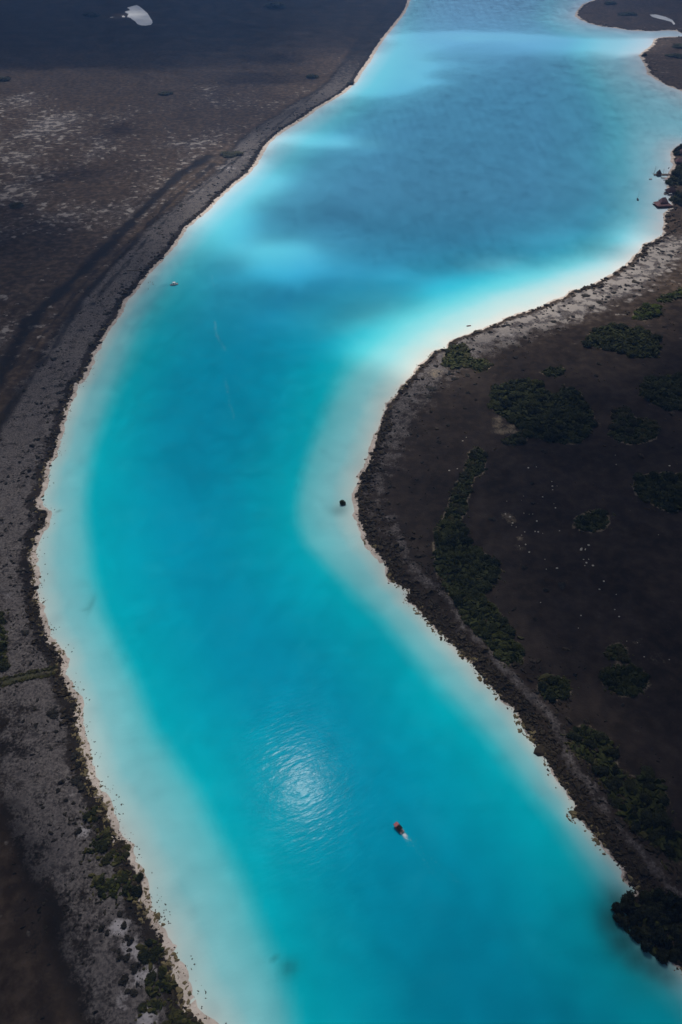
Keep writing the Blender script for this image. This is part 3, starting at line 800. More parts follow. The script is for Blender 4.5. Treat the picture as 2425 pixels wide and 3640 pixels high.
def land_z(x, y):
    s = float(shore_field(np.array([[x, y]]))[0])
    return (0.22 + 0.75 * float(sstep(0, 14, s))) if s > 0 else 0.0


# ------------------------------------------------------------------ shrubs and trees
def crown_mesh(name, seed, nleaf, mat, leaf=0.13, lobes=9, flat=0.62):
    r = np.random.default_rng(seed)
    cen = r.normal(0, 1, (lobes, 3))
    cen /= np.linalg.norm(cen, axis=1)[:, None]
    cen *= r.uniform(0.25, 0.62, (lobes, 1))
    cen[:, 2] = np.abs(cen[:, 2]) * 0.9
    rr = r.uniform(0.30, 0.50, lobes)
    k = r.integers(0, lobes, nleaf)
    dirs = r.normal(0, 1, (nleaf, 3))
    dirs /= np.linalg.norm(dirs, axis=1)[:, None]
    pos = cen[k] + dirs * (rr[k] * r.uniform(0.72, 1.05, nleaf))[:, None]
    pos[:, 2] = np.where(pos[:, 2] < -0.05, -pos[:, 2] * 0.4, pos[:, 2])
    nrm = dirs * 0.8 + r.normal(0, 0.5, (nleaf, 3)) + np.array([0, 0, 0.45])
    nrm /= np.linalg.norm(nrm, axis=1)[:, None]
    a = np.cross(nrm, r.normal(0, 1, (nleaf, 3)))
    a /= np.linalg.norm(a, axis=1)[:, None] + 1e-9
    b = np.cross(nrm, a)
    s = leaf * r.uniform(0.6, 1.35, (nleaf, 1))
    pts = np.stack([pos - a * s, pos - b * s * 0.6 + nrm * s * 0.2, pos + a * s, pos + b * s * 0.6 + nrm * s * 0.2], 1)
    pts[..., 2] = (pts[..., 2] + 0.12) * flat / 0.75
    faces = np.arange(nleaf * 4).reshape(-1, 4)
    # dense heart of twigs so that no light shines straight through
    hv_ = (ICO_V[None] * (rr * 0.72)[:, None, None] + cen[:, None]) .reshape(-1, 3)
    hv_[:, 2] = np.maximum(hv_[:, 2] + 0.12, 0.0) * flat / 0.75
    hf = (ICO_F[None] + (np.arange(lobes) * len(ICO_V))[:, None, None]).reshape(-1, 3)
    off = nleaf * 4
    tri = np.concatenate([faces[:, [0, 1, 2]], faces[:, [0, 2, 3]], hf + off])
    return mesh_np(name, np.concatenate([pts.reshape(-1, 3), hv_]), tri, [mat])


def stem_mesh(name, seed, mat, n=4):
    r = random.Random(seed)
    bm = bmesh.new()
    for k in range(n):
        a = r.uniform(0, 6.28)
        p0 = Vector((0.10 * math.cos(a), 0.10 * math.sin(a), -0.08))
        p1 = Vector((0.45 * math.cos(a), 0.45 * math.sin(a), r.uniform(0.3, 0.5)))
        tube(bm, p0, p1, 0.035, 0.015, 5)
    me = bpy.data.meshes.new(name)
    bm.to_mesh(me)
    bm.free()
    me.materials.append(mat)
    return me


def tube(bm, p0, p1, r0, r1=None, seg=8, cap=True):
    p0, p1 = Vector(p0), Vector(p1)
    r1 = r0 if r1 is None else r1
    z = (p1 - p0).normalized()
    q = z.to_track_quat('Z', 'Y')
    ra, rb = [], []
    for i in range(seg):
        a = 2 * math.pi * i / seg
        d = q @ Vector((math.cos(a), math.sin(a), 0))
        ra.append(bm.verts.new(p0 + d * r0))
        rb.append(bm.verts.new(p1 + d * r1))
    for i in range(seg):
        j = (i + 1) % seg
        bm.faces.new((ra[i], ra[j], rb[j], rb[i]))
    if cap:
        bm.faces.new(ra[::-1])
        bm.faces.new(rb)


def box(bm, c, s, rz=0.0, bev=0.0, top=1.0):
    vs = []
    m = Matrix.Rotation(rz, 3, 'Z')
    for dz in (-.5, .5):
        k = top if dz > 0 else 1.0
        for a, b in ((-.5, -.5), (.5, -.5), (.5, .5), (-.5, .5)):
            vs.append(bm.verts.new(Vector(c) + m @ Vector((a * s[0] * k, b * s[1] * k, dz * s[2]))))
    fs = [(3, 2, 1, 0), (4, 5, 6, 7), (0, 1, 5, 4), (1, 2, 6, 5), (2, 3, 7, 6), (3, 0, 4, 7)]
    out = [bm.faces.new([vs[i] for i in f]) for f in fs]
    if bev > 0:
        es_ = list({e for f in out for e in f.edges})
        bmesh.ops.bevel(bm, geom=es_, offset=bev, segments=2, affect='EDGES', profile=0.6)


def part(name, bm, mat, parent=None, smooth=False):
    me = bpy.data.meshes.new(name)
    bmesh.ops.recalc_face_normals(bm, faces=bm.faces)
    bm.to_mesh(me)
    bm.free()
    me.materials.append(mat)
    if smooth:
        for f in me.polygons:
            f.use_smooth = True
    return link(name, me, parent)


MATS = {'d': M_DEEP, 'm': M_MANG, 'o': M_OLIVE, 'l': M_LIME}
CROWNS = {k: [crown_mesh('leafy_crown', 10 * i + 3, 900, m, 0.10) for i in range(5)] for k, m in MATS.items()}
LOWCR = [crown_mesh('low_crown', 70 + i, 260, M_TUFT, 0.16, 6, 0.55) for i in range(4)]
STEM = stem_mesh('stems', 5, M_BARK)


def poisson(line, s):
    lo, hi = line.min(0), line.max(0)
    area = (hi - lo).prod()
    cand = rng.uniform(lo, hi, (int(area / (s * s) * 14) + 30, 2))
    cand = cand[inside(cand, line)]
    keep = []
    for c in cand:
        if all((c[0] - k[0]) ** 2 + (c[1] - k[1]) ** 2 > (s * 0.86) ** 2 for k in keep):
            keep.append(c)
    return keep


def plant(name, crown, x, y, z, rx, rz_, label, cat, group, crown_name='crown', stem_name='stem'):
    root = empty(name, (x, y, z), rng.uniform(0, 6.28))
    c = link(crown_name, crown, root)
    c.scale = (rx * rng.uniform(.88, 1.14), rx * rng.uniform(.88, 1.14), rz_)
    s_ = link(stem_name, STEM, root)
    s_.scale = (rx, rx, rz_)
    return tag(root, label, cat, group)


def where(c, lo, hi, n):
    """the place of a bush within its clump, in words"""
    if n < 3:
        return ''
    u, v = (c - lo) / (hi - lo)
    m = 4 if n > 24 else 3
    a = min(m - 1, int(v * m))
    b = min(m - 1, int(u * m))
    far_ = {3: ['near edge', 'middle', 'far edge'], 4: ['near edge', 'near middle', 'far middle', 'far edge']}[m][a]
    side = {3: ['west', 'centre', 'east'], 4: ['west end', 'mid west', 'mid east', 'east end']}[m][b]
    return ', ' + far_ + ', ' + side


under_pts, under_r = [], []
count = {}
for key, (line, s, r_, h, mk, grp, lab) in THICKETS.items():
    pts = poisson(line, s * 1.3)
    lo_, hi_ = line.min(0), line.max(0)
    for c in pts:
        k = rng.uniform(0.7, 1.45)
        plant('mangrove_bush' if mk in 'md' else ('shrub' if mk == 'o' else 'leafy_shrub'), CROWNS[mk][rng.integers(0, 5)], c[0], c[1], land_z(*c) - 0.1, r_ * k, h * 1.15 * rng.uniform(0.75, 1.15) * k, lab + where(c, lo_, hi_, len(pts)), 'bush', grp)
    count[key] = len(pts)
    for c in poisson(line, max(1.8, s * 0.45)):
        under_pts.append(c)
        under_r.append(rng.uniform(0.7, 1.3) * min(1.8, s * 0.32))
for key, (line, s, r_, h, mk, grp, lab) in TREES.items():
    pts = poisson(line, s)
    lo_, hi_ = line.min(0), line.max(0)
    for c in pts:
        k = rng.uniform(0.8, 1.2)
        z0 = max(land_z(*c), 0.0) - 0.1
        plant('mangrove_tree', CROWNS[mk][rng.integers(0, 5)], c[0], c[1], z0, r_ * k, h * 1.3 * rng.uniform(0.8, 1.15), lab + where(c, lo_, hi_, len(pts)), 'tree', grp, 'crown', 'trunk')
    count[key] = len(pts)
    for c in poisson(line, max(1.8, s * 0.45)):
        under_pts.append(c)
        under_r.append(rng.uniform(0.7, 1.3) * min(2.0, s * 0.35))
print('PLANTS', sum(count.values()), count)

# single plants that stand apart
g = G(1216, 1793)
plant('mangrove_bush', CROWNS['m'][1], g[0], g[1], -0.05, 2.6, 3.4, 'lone green mangrove bush standing in the shallows off the inner bank', 'bush', None)
for (ax, ay, r_, h, mk, lab) in [
        (1110, 280, 16, 7, 'm', 'lone dark green tree clump by the far track on the outer bank'),
        (1250, 300, 9, 6, 'o', 'green bush on the outer shore where the sunlit shelf begins'),
        (805, 555, 14, 4, 'o', 'flat green bush between the tracks and the outer shore'),
        (850, 552, 11, 4, 'o', 'flat green bush nearest the outer shore below the far track'),
        (590, 338, 14, 6, 'o', 'faint olive bush far out on the burnt plain'),
        (2, 290, 20, 9, 'o', 'olive clump on the burnt plain at its far edge under the cloud shade'),
        (60, 735, 10, 3.5, 'o', 'olive bush on the plain near the shaded hollow'),
        (985, 30, 45, 14, 'm', 'dark wood on the shaded plain beyond the pond, nearer one'),
        (320, 62, 26, 11, 'm', 'dark clump on the shaded plain beside the pond'),
        (2170, 17, 24, 9, 'm', 'dark clump on the far headland, at its back'),
        (2230, 55, 22, 8, 'm', 'dark clump at the middle of the far headland'),
        (2410, 170, 18, 8, 'm', 'dark clump on the headland across the inlet, upper one'),
        (2405, 205, 20, 8, 'm', 'dark clump on the headland across the inlet, lower one'),
        (2290, 200, 8, 6, 'm', 'dark tree at the very tip of the headland across the inlet')]:
    g = G(ax, ay)
    plant('tree_clump' if r_ > 12 else 'shrub', CROWNS[mk][rng.integers(0, 5)], g[0], g[1], land_z(*g) - 0.1, r_, h, lab, 'trees' if r_ > 12 else 'bush', None)


# low dark shrubs dotted over the crust, traced one by one
def low_shrubs(pts, ox, oy, s, label, group):
    allg = np.array([G(ox + q[0] / s, oy + q[1] / s) for q in pts])
    lo_, hi_ = allg.min(0) - 0.01, allg.max(0) + 0.01
    for q in pts:
        ax, ay = ox + q[0] / s, oy + q[1] / s
        rp_ = (q[2] if len(q) > 2 else 25) / s
        g = G(ax, ay)
        dist = math.hypot(g[1], CAM_H)
        r_ = rp_ * dist / FPX * 1.05
        o = link('low_shrub', LOWCR[rng.integers(0, 4)], None, (g[0], g[1], land_z(*g) - 0.05))
        o.scale = (r_ * 1.1, r_ * 1.1, min(1.6, r_ * 0.9))
        o.rotation_euler = (0, 0, rng.uniform(0, 6.28))
        tag(o, label + where(g, lo_, hi_, 30 if len(pts) > 12 else len(pts)), 'shrub', group)


low_shrubs([(440, 185, 60), (580, 260, 45), (330, 125, 50), (770, 150, 40), (500, 325, 30), (280, 430, 30), (60, 485, 40), (185, 305), (50, 360, 22), (125, 375, 22), (630, 70, 22), (630, 120, 22), (730, 95, 28), (535, 160, 26), (690, 200, 32), (240, 270, 22), (1000, 190), (900, 110), (930, 65, 28), (1010, 20, 50), (665, 260, 22), (560, 1125, 38), (585, 985, 36)], 1950, 1000, 3.301, 'low dark shrub on the pale sunlit inner beach', 'low shrubs on the sunlit beach')
low_shrubs([(915, 35, 30), (765, 110, 35), (95, 740, 70), (80, 830, 50), (370, 630, 45), (315, 575, 40), (515, 790, 30), (160, 490, 30), (160, 320, 40), (510, 590, 40), (600, 865), (480, 960), (105, 1000, 30), (1040, 390, 40), (1140, 170, 35), (840, 160, 22), (1130, 535, 25), (570, 305, 30), (190, 1340, 35), (290, 1150, 30)], 1500, 1150, 3.136, 'low dark shrub on greyer crust at the inner bend', 'low shrubs at the bend')
low_shrubs([(930, 940, 50), (1290, 1480, 50), (1390, 770, 35), (1380, 545, 35), (1520, 190, 40)], 1450, 1550, 3.136, 'small dark shrub on black soil near white stones', 'shrubs on the black soil')
low_shrubs([(1070, 170, 45), (1240, 110, 60), (940, 490, 30)], 1600, 2050, 3.136, 'small dark shrub on black soil near white stones', 'shrubs on the black soil')
low_shrubs([(580, 370, 45), (570, 120, 40), (710, 500, 30), (900, 460, 45), (1060, 1560, 45), (1180, 1610, 40), (1340, 1670), (1040, 1790, 35), (1200, 1930, 35), (1250, 2070, 65), (690, 1690, 40), (350, 605, 20), (420, 910, 25), (935, 1420, 50), (980, 1280, 60), (1350, 1030, 28), (1170, 60, 70), (310, 300, 30), (230, 230, 20), (300, 1840, 20), (740, 1460, 25), (610, 1160, 25), (1190, 850, 100), (1240, 1000, 70), (1220, 1230, 110), (1300, 1330, 90), (850, 200, 110)], 0, 2500, 4.48, 'dark round shrub on outer grey crust below the ditch', 'low shrubs below the ditch')
low_shrubs([(610, 300, 45), (520, 400, 60), (610, 580, 50), (700, 400, 28), (470, 800, 50), (390, 800), (530, 900, 45), (390, 1030, 30), (480, 1500, 45), (350, 1635, 35), (330, 1890, 45), (810, 135, 45), (690, 1240, 25), (540, 1390, 90), (700, 1430, 55), (620, 1640, 40), (600, 1785, 55), (560, 1945, 40), (865, 370, 45), (640, 710, 80), (800, 700, 30), (370, 590), (370, 480)], 0, 1500, 4.48, 'dark shrub on the outer bank above the ditch', 'low shrubs of the narrow strip')
low_shrubs([(1020, 1025, 70), (610, 1195, 45), (1180, 690, 40), (660, 1570, 35), (580, 1790, 40), (520, 1830), (690, 1830, 40), (470, 1690), (840, 1420, 60), (280, 1550, 35), (1350, 560, 30), (1300, 520), (1365, 390)], 0, 900, 3.136, 'dark shrub on the outer bank between tracks and water', 'low shrubs by the tracks')
low_shrubs([(120, 110, 22), (250, 165, 20), (690, 260, 40), (750, 420, 50), (640, 600, 40), (720, 590, 45), (800, 690, 50), (700, 820, 60), (790, 960, 45), (730, 930, 35), (600, 520, 22), (460, 300, 40), (520, 345, 30)], 200, 3200, 2.85, 'dark shrub among the whitest crust of the outer bank', 'low shrubs of the white crust')

# white stones on the black soil
ROCKS = crop([(610, 70), (650, 30), (550, 380), (460, 400), (1100, 742), (1085, 885), (1135, 917), (1155, 1010), (1205, 1030), (1265, 1120), (1245, 1155), (1310, 1225), (1255, 1265), (1240, 1240), (1350, 1310), (1290, 875), (1350, 887), (1390, 885), (1450, 1085), (1415, 1080), (1500, 1100), (1525, 1390), (1540, 1500), (1340, 370), (1430, 360), (1285, 685), (1265, 735), (1500, 695), (1165, 985), (1300, 1085), (1435, 965)], 1450, 1550, 3.136)
ROCKS += crop([(35, 715), (42, 770), (98, 767), (45, 812), (60, 977), (78, 1025), (125, 1293), (385, 1500), (430, 1503), (378, 1517), (467, 1462), (467, 1627), (407, 1630), (1415, 530), (780, 405), (790, 515), (1285, 1340)], 1950, 1500, 3.301)
ROCKS += crop([(1100, 175), (1120, 180), (1135, 160), (1125, 240), (1155, 253), (1118, 253), (990, 265), (1205, 325), (1185, 362), (1262, 385), (1255, 455), (1275, 487), (1100, 482), (1088, 540), (1310, 600), (1360, 607), (1505, 685), (1390, 672), (915, 422)], 1213, 1820, 1.2926)
bm = bmesh.new()
bmesh.ops.create_icosphere(bm, subdivisions=1, radius=1.0)
for v in bm.verts:
    v.co *= random.uniform(0.75, 1.15)
    v.co.z = v.co.z * 0.5 + 0.2
rock_me = bpy.data.meshes.new('limestone_rock')
bm.to_mesh(rock_me)
bm.free()
rock_me.materials.append(M_STONE)
rg = np.array([G(*q_) for q_ in ROCKS])
for ax, ay in ROCKS:
    g = G(ax, ay)
    o = link('limestone_rock', rock_me, None, (g[0], g[1], land_z(*g)))
    k = rng.uniform(0.2, 0.68) * (1.0 if ay < 2100 else 0.7)
    o.scale = (k * rng.uniform(.9, 1.7), k, k)
    o.rotation_euler = (0, 0, rng.uniform(-.5, .5))
    tag(o, 'small pale limestone rock on the black bare soil' + where(g, rg.min(0) - .01, rg.max(0) + .01, 60), 'rock', 'pale rocks on the black soil')

# ------------------------------------------------------------------ uncounted ground cover
a_ = np.arange(6) * math.pi / 3
DOME_V = np.concatenate([np.stack([np.cos(a_), np.sin(a_), np.zeros(6)], 1), np.stack([0.72 * np.cos(a_ + .5), 0.72 * np.sin(a_ + .5), np.full(6, .65)], 1), [[0, 0, 1.0]]])
DOME_F = np.array([f for i in range(6) for f in ((i, (i + 1) % 6, 6 + i), ((i + 1) % 6, 6 + (i + 1) % 6, 6 + i), (6 + i, 6 + (i + 1) % 6, 12))])


def domes(name, pts, r_, h, mat, z=None):
    pts = np.asarray(pts)
    n = len(pts)
    r_ = np.asarray(r_)
    h = np.asarray(h)
    if z is None:
        s = shore_field(pts)
        z = np.where(s > 0, 0.20 + 0.75 * sstep(0, 14, s), -0.1)
    jit = rng.uniform(0.55, 1.4, (n, 13, 1))
    ang = rng.uniform(0, 6.28, n)
    el = rng.uniform(0.6, 1.5, n)
    ca, sa = np.cos(ang), np.sin(ang)
    base = DOME_V[None] * jit
    bx = base[..., 0] * (r_ * el)[:, None]
    by = base[..., 1] * (r_ / el)[:, None]
    Xv = bx * ca[:, None] - by * sa[:, None] + pts[:, 0][:, None]
    Yv = bx * sa[:, None] + by * ca[:, None] + pts[:, 1][:, None]
    Zv = base[..., 2] * h[:, None] + z[:, None] - 0.05
    Vv = np.stack([Xv, Yv, Zv], -1).reshape(-1, 3)
    Fv = (DOME_F[None] + (np.arange(n) * 13)[:, None, None]).reshape(-1, 3)
    me = mesh_np(name, Vv, Fv, [mat])
    return tag(link(name, me), kind='stuff')


under_pts = np.array(under_pts)
under_r = np.array(under_r)
fq, fr = [], []
for key, (line, *_r) in THICKETS.items():
    ring = np.vstack([line, line[:1]])
    sg = np.hypot(*(ring[1:] - ring[:-1]).T)
    n_ = int(sg.sum() * 1.4)
    k = rng.choice(len(sg), n_, p=sg / sg.sum())
    f = rng.random(n_)[:, None]
    p0 = ring[k] * (1 - f) + ring[k + 1] * f
    o_ = np.abs(rng.normal(0, 2.6, n_))
    a = rng.uniform(0, 6.28, n_)
    p0 = p0 + np.stack([np.cos(a), np.sin(a)], 1) * o_[:, None]
    fq.append(p0)
    fr.append(rng.gamma(2.2, 0.26, n_) * np.exp(-o_ / 6) + 0.15)
fq, fr = np.concatenate(fq), np.concatenate(fr)
okq = shore_field(fq) > 1.0
domes('thicket_fringe', fq[okq], fr[okq], fr[okq] * 0.9, M_OLIVE)
domes('undergrowth', under_pts, under_r, under_r * rng.uniform(0.7, 1.3, len(under_r)), M_MANG)


def along(lines, n, lo, hi, ylim, wdens=None):
    """points spread along shorelines with a signed offset landwards"""
    out = []
    for ln in lines:
        seg = np.hypot(*(ln[1:] - ln[:-1]).T)
        mid = (ln[1:] + ln[:-1]) / 2
        w = seg / np.maximum(120, np.hypot(mid[:, 1], 200)) ** 1.5
        w[(mid[:, 1] > ylim[1]) | (mid[:, 1] < ylim[0])] = 0
        w /= w.sum()
        k = rng.choice(len(seg), n, p=w)
        f = rng.random(n)
        p0 = ln[k] * (1 - f)[:, None] + ln[k + 1] * f[:, None]
        off = rng.uniform(lo, hi, n)
        a = rng.uniform(0, 6.28, n)
        p0 = p0 + np.stack([np.cos(a), np.sin(a)], 1) * off[:, None]
        out.append(p0)
    return np.concatenate(out)


LNEAR = LEFT[2:-1]
RNEAR = RIGHT[3:]
# dark sedge tufts on the crust
q = np.concatenate([along([LNEAR], 9000, 0, 42, (60, 1300)), along([RNEAR], 7000, 0, 46, (60, 900))])
s = shore_field(q)
cl = fbm(q[:, 0] * 0.11, q[:, 1] * 0.11, 3)
okq = (s > 2.0) & (rng.random(len(q)) < sstep(0.38, 0.62, cl)) 
q = q[okq]
far = np.clip(np.hypot(q[:, 1], CAM_H) / 420, 0.6, 2.2)
r_ = rng.gamma(2.2, 0.16, len(q)) * far + 0.10
domes('sedge_tufts', q, r_, np.minimum(0.9, r_ * 0.8), M_TUFT)
# brown scrub fringe along the water's edge
q = np.concatenate([along([LNEAR], 7500, 0, 6.5, (60, 1500)), along([RNEAR], 9000, 0, 8.5, (60, 900)), along([BANK_B, BANK_C], 700, 0, 16, (900, 3000))])
s = shore_field(q)
yy = q[:, 1]
cl = fbm(q[:, 0] * 0.16 + 9, q[:, 1] * 0.16, 3)
inner_low = (q[:, 0] > 0) & (yy < 420)
okq = (s > -2.0) & ((rng.random(len(q)) < sstep(0.36, 0.55, cl)) | (inner_low & (s > 0.8)))
lowf = fbm(q[:, 0] * 0.028 + 31, q[:, 1] * 0.028, 2)
okq &= rng.random(len(q)) < np.clip(0.25 + 1.6 * sstep(0.40, 0.62, lowf) + inner_low, 0, 1)
okq &= ~((s < 0) & (rng.random(len(q)) < 0.5))
q, s = q[okq], s[okq]
far = np.clip(np.hypot(q[:, 1], CAM_H) / 420, 0.55, 1.6)
r_ = rng.gamma(2.5, 0.21, len(q)) * far + 0.15
r_ = np.where(s < 0, r_ * 0.55, r_)
domes('shore_scrub', q, r_, np.minimum(1.5, r_ * 0.9), M_SCRUB)
# bleached dry grass where scrub meets sand
q = np.concatenate([along([LNEAR], 3200, 0, 4.5, (60, 600)), along([RNEAR], 2200, 0, 4.0, (60, 520))])
s = shore_field(q)
okq = (s > -3.2) & (s < 2.6) & (rng.random(len(q)) < sstep(0.36, 0.58, fbm(q[:, 0] * 0.2 + 4, q[:, 1] * 0.2, 3)))
q = q[okq]
r_ = rng.gamma(2.5, 0.13, len(q)) + 0.12
domes('dry_grass', q, r_, r_ * 0.8, M_DRY)
# sparse water weeds rooted in the shallows off the outer bank
q = along([LNEAR], 2600, 2, 7.5, (60, 520))
s = shore_field(q)
cl = fbm(q[:, 0] * 0.2 + 3, q[:, 1] * 0.2, 2)
okq = (s < -2.2) & (s > -7) & (cl > 0.52)
q = q[okq]
r_ = rng.uniform(0.12, 0.34, len(q))
domes('water_weeds', q, r_, r_ * 0.7, M_TUFT, np.zeros(len(q)))
# brown scrub and dry litter across the inner bank behind the shore
q = along([RNEAR], 4200, 6, 34, (60, 330))
s = shore_field(q)
dpath = seg_dist(q, PATH_R)
okq = (s > 4) & (s < 26) & (dpath > 2.6)
q = q[okq]
r_ = rng.gamma(2.2, 0.24, len(q)) + 0.15
domes('low_scrub', q, r_, r_ * 0.8, M_SCRUB)
# lone tufts over the bare inner flat
q = np.stack([rng.uniform(60, 420, 2600), rng.uniform(120, 700, 2600)], 1)
s = shore_field(q)
okq = inside(q, POLY_R) & (s > 24) & (rng.random(2600) < sstep(0.40, 0.7, fbm(q[:, 0] * 0.03, q[:, 1] * 0.03, 3)))
q = q[okq]
r_ = rng.gamma(2.0, 0.22, len(q)) + 0.15
domes('flat_tufts', q, r_, r_ * 0.8, M_SCRUB)
# grassy rims of the ditch
f = rng.random(260)
k = (f * 3).astype(int)
f = f * 3 - k
q = DITCH[k] * (1 - f)[:, None] + DITCH[k + 1] * f[:, None]
q[:, 1] += np.where(rng.random(260) < 0.5, 1.9, -1.9) + rng.normal(0, 0.35, 260)
domes('ditch_grass', q, rng.uniform(0.4, 0.9, 260), rng.uniform(0.4, 0.9, 260), M_OLIVE)

# ------------------------------------------------------------------ boats


def hull(bm, L_, W_, H_, bow=0.35, draft=0.25, flare=0.8):
    """boat hull along +X, open top rim left closed by a deck"""
    st = 12
    rows = []
    for i in range(st + 1):
        u = i / st
        x = -L_ / 2 + L_ * u
        w = W_ / 2 * (1.0 if u < 1 - bow else math.sqrt(max(0.0, 1 - ((u - 1 + bow) / bow) ** 2.2)) * 0.97 + 0.03)
        sheer = H_ * (1 + 0.25 * max(0, u - 0.5))
        keel = -draft * (1 - 0.8 * max(0, (u - 0.75) / 0.25))
        rows.append([(x, -w, sheer), (x, -w * flare, 0.06), (x, 0, keel), (x, w * flare, 0.06), (x, w, sheer)])
    vs = [[bm.verts.new(p_) for p_ in r__] for r__ in rows]
    for i in range(st):
        for j in range(4):
            bm.faces.new((vs[i][j], vs[i + 1][j], vs[i + 1][j + 1], vs[i][j + 1]))
    bm.faces.new(vs[0][::-1])
    bm.faces.new(vs[-1])
    # gunwale and sunken floor
    inn = []
    for i in range(st + 1):
        a, b = rows[i][0], rows[i][4]
        k = max(0.0, abs(a[1]) - 0.14)
        xx_ = a[0] + (0.12 if i == 0 else (-0.15 if i == st else 0))
        inn.append([bm.verts.new((xx_, -k, a[2])), bm.verts.new((xx_, -k * 0.96, a[2] - 0.32)), bm.verts.new((xx_, k * 0.96, a[2] - 0.32)), bm.verts.new((xx_, k, a[2]))])
    for i in range(st):
        bm.faces.new((vs[i][0], inn[i][0], inn[i + 1][0], vs[i + 1][0]))
        bm.faces.new((vs[i + 1][4], inn[i + 1][3], inn[i][3], vs[i][4]))
        for j in range(3):
            bm.faces.new((inn[i][j], inn[i][j + 1], inn[i + 1][j + 1], inn[i + 1][j]))
    bm.faces.new((vs[0][0], vs[0][4], inn[0][3], inn[0][0]))
    bm.faces.new((inn[0][0], inn[0][3], inn[0][2], inn[0][1]))
    bm.faces.new((vs[-1][4], vs[-1][0], inn[-1][0], inn[-1][3]))
    bm.faces.new((inn[-1][0], inn[-1][1], inn[-1][2], inn[-1][3]))


def outboard(root, x, z, mat=None):
    bm = bmesh.new()
    box(bm, (x, 0, z + 0.35), (0.55, 0.42, 0.55), 0, 0.10)
    m_ = part('outboard_motor', bm, M_DARK, root)
    bm = bmesh.new()
    box(bm, (x + 0.02, 0, z - 0.35), (0.22, 0.12, 0.95), 0, 0.03)
    part('motor_leg', bm, M_GREY, m_)
    return m_


def canopy_bm(x0, x1, w, z, crownh=0.16, th=0.05):
    bm = bmesh.new()
    n, m_ = 6, 6
    g_ = [[None] * (m_ + 1) for _ in range(n + 1)]
    lo = [[None] * (m_ + 1) for _ in range(n + 1)]
    for i in range(n + 1):
        for j in range(m_ + 1):
            u, v = i / n, j / m_ * 2 - 1
            zz_ = z + crownh * (1 - v * v) - 0.03 * math.sin(u * math.pi)
            g_[i][j] = bm.verts.new((x0 + (x1 - x0) * u, v * w / 2, zz_))
            lo[i][j] = bm.verts.new((x0 + (x1 - x0) * u, v * w / 2, zz_ - th))
    for i in range(n):
        for j in range(m_):
            bm.faces.new((g_[i][j], g_[i + 1][j], g_[i + 1][j + 1], g_[i][j + 1]))
            bm.faces.new((lo[i][j], lo[i][j + 1], lo[i + 1][j + 1], lo[i + 1][j]))
    for i in range(n):
        bm.faces.new((g_[i][0], lo[i][0], lo[i + 1][0], g_[i + 1][0]))
        bm.faces.new((g_[i][m_], g_[i + 1][m_], lo[i + 1][m_], lo[i][m_]))
    for j in range(m_):
        bm.faces.new((g_[0][j], g_[0][j + 1], lo[0][j + 1], lo[0][j]))
        bm.faces.new((g_[n][j], lo[n][j], lo[n][j + 1], g_[n][j + 1]))
    return bm


# the tour boat under way
pa = G(1340 + 715 / 7.84, 2880 + 640 / 7.84)
pb = G(1340 + 500 / 7.84, 2880 + 410 / 7.84)
hd = math.atan2(pb[1] - pa[1], pb[0] - pa[0])
mid = (pa + pb) / 2
BL = 6.0
BS = 0.72
tb = tag(empty('tour_boat', (mid[0], mid[1], 0), hd), 'small tour boat under way with a coral red front canopy and black rear canopy', 'boat')
bm = bmesh.new(); hull(bm, BL, 2.4, 0.62, 0.30, 0.2, 0.9); part('hull', bm, M_GREY, tb)
part('canopy', canopy_bm(0.95, 2.9, 2.35, 2.05), M_RED, tb)['label'] = 'coral red front canopy'
part('canopy', canopy_bm(-1.75, 0.90, 2.35, 2.05), M_BLACK, tb)['label'] = 'black rear canopy'
for sx in (-1.4, 0.72, 2.45):
    for sy in (-0.9, 0.9):
        bm = bmesh.new(); tube(bm, (sx, sy, 0.5), (sx, sy * 0.98, 2.12), 0.03, None, 6); part('canopy_post', bm, M_GREY, tb)
for sx in (-1.1, 0.2, 1.5):
    bm = bmesh.new(); box(bm, (sx, 0, 0.52), (0.45, 1.6, 0.36), 0, 0.05); part('bench', bm, M_CUSH, tb)
bm = bmesh.new(); box(bm, (-2.15, 0, 0.58), (0.75, 1.8, 0.10), 0, 0.02); part('stern_platform', bm, M_CUSH, tb)
for sy in (-1, 1):
    bm = bmesh.new()
    tube(bm, (-2.55, sy * .95, 0.6), (-2.55, sy * .95, 1.05), 0.025, None, 6)
    tube(bm, (-1.7, sy * .95, 0.6), (-1.7, sy * .95, 1.05), 0.025, None, 6)
    tube(bm, (-2.55, sy * .95, 1.05), (-1.7, sy * .95, 1.05), 0.025, None, 6)
    part('stern_rail', bm, M_WHITE, tb)
outboard(tb, -3.15, 0.45)
tb.scale = (BS, BS * 1.12, BS)

# its wake: broken foam behind the motor, thinning into two faint lines
fv, ff = [], []


def flake(x, y, r):
    n = random.randint(5, 8)
    b = len(fv)
    a0 = random.uniform(0, 6.28)
    el = random.uniform(1.0, 2.2)
    for i in range(n):
        a = 2 * math.pi * i / n
        rr = r * random.uniform(0.5, 1.2)
        ex, ey = rr * math.cos(a) * el, rr * math.sin(a)
        fv.append((x + ex * math.cos(a0) - ey * math.sin(a0), y + ex * math.sin(a0) + ey * math.cos(a0), 0.02 + random.uniform(0, 0.03)))
    ff.append(list(range(b, b + n)))


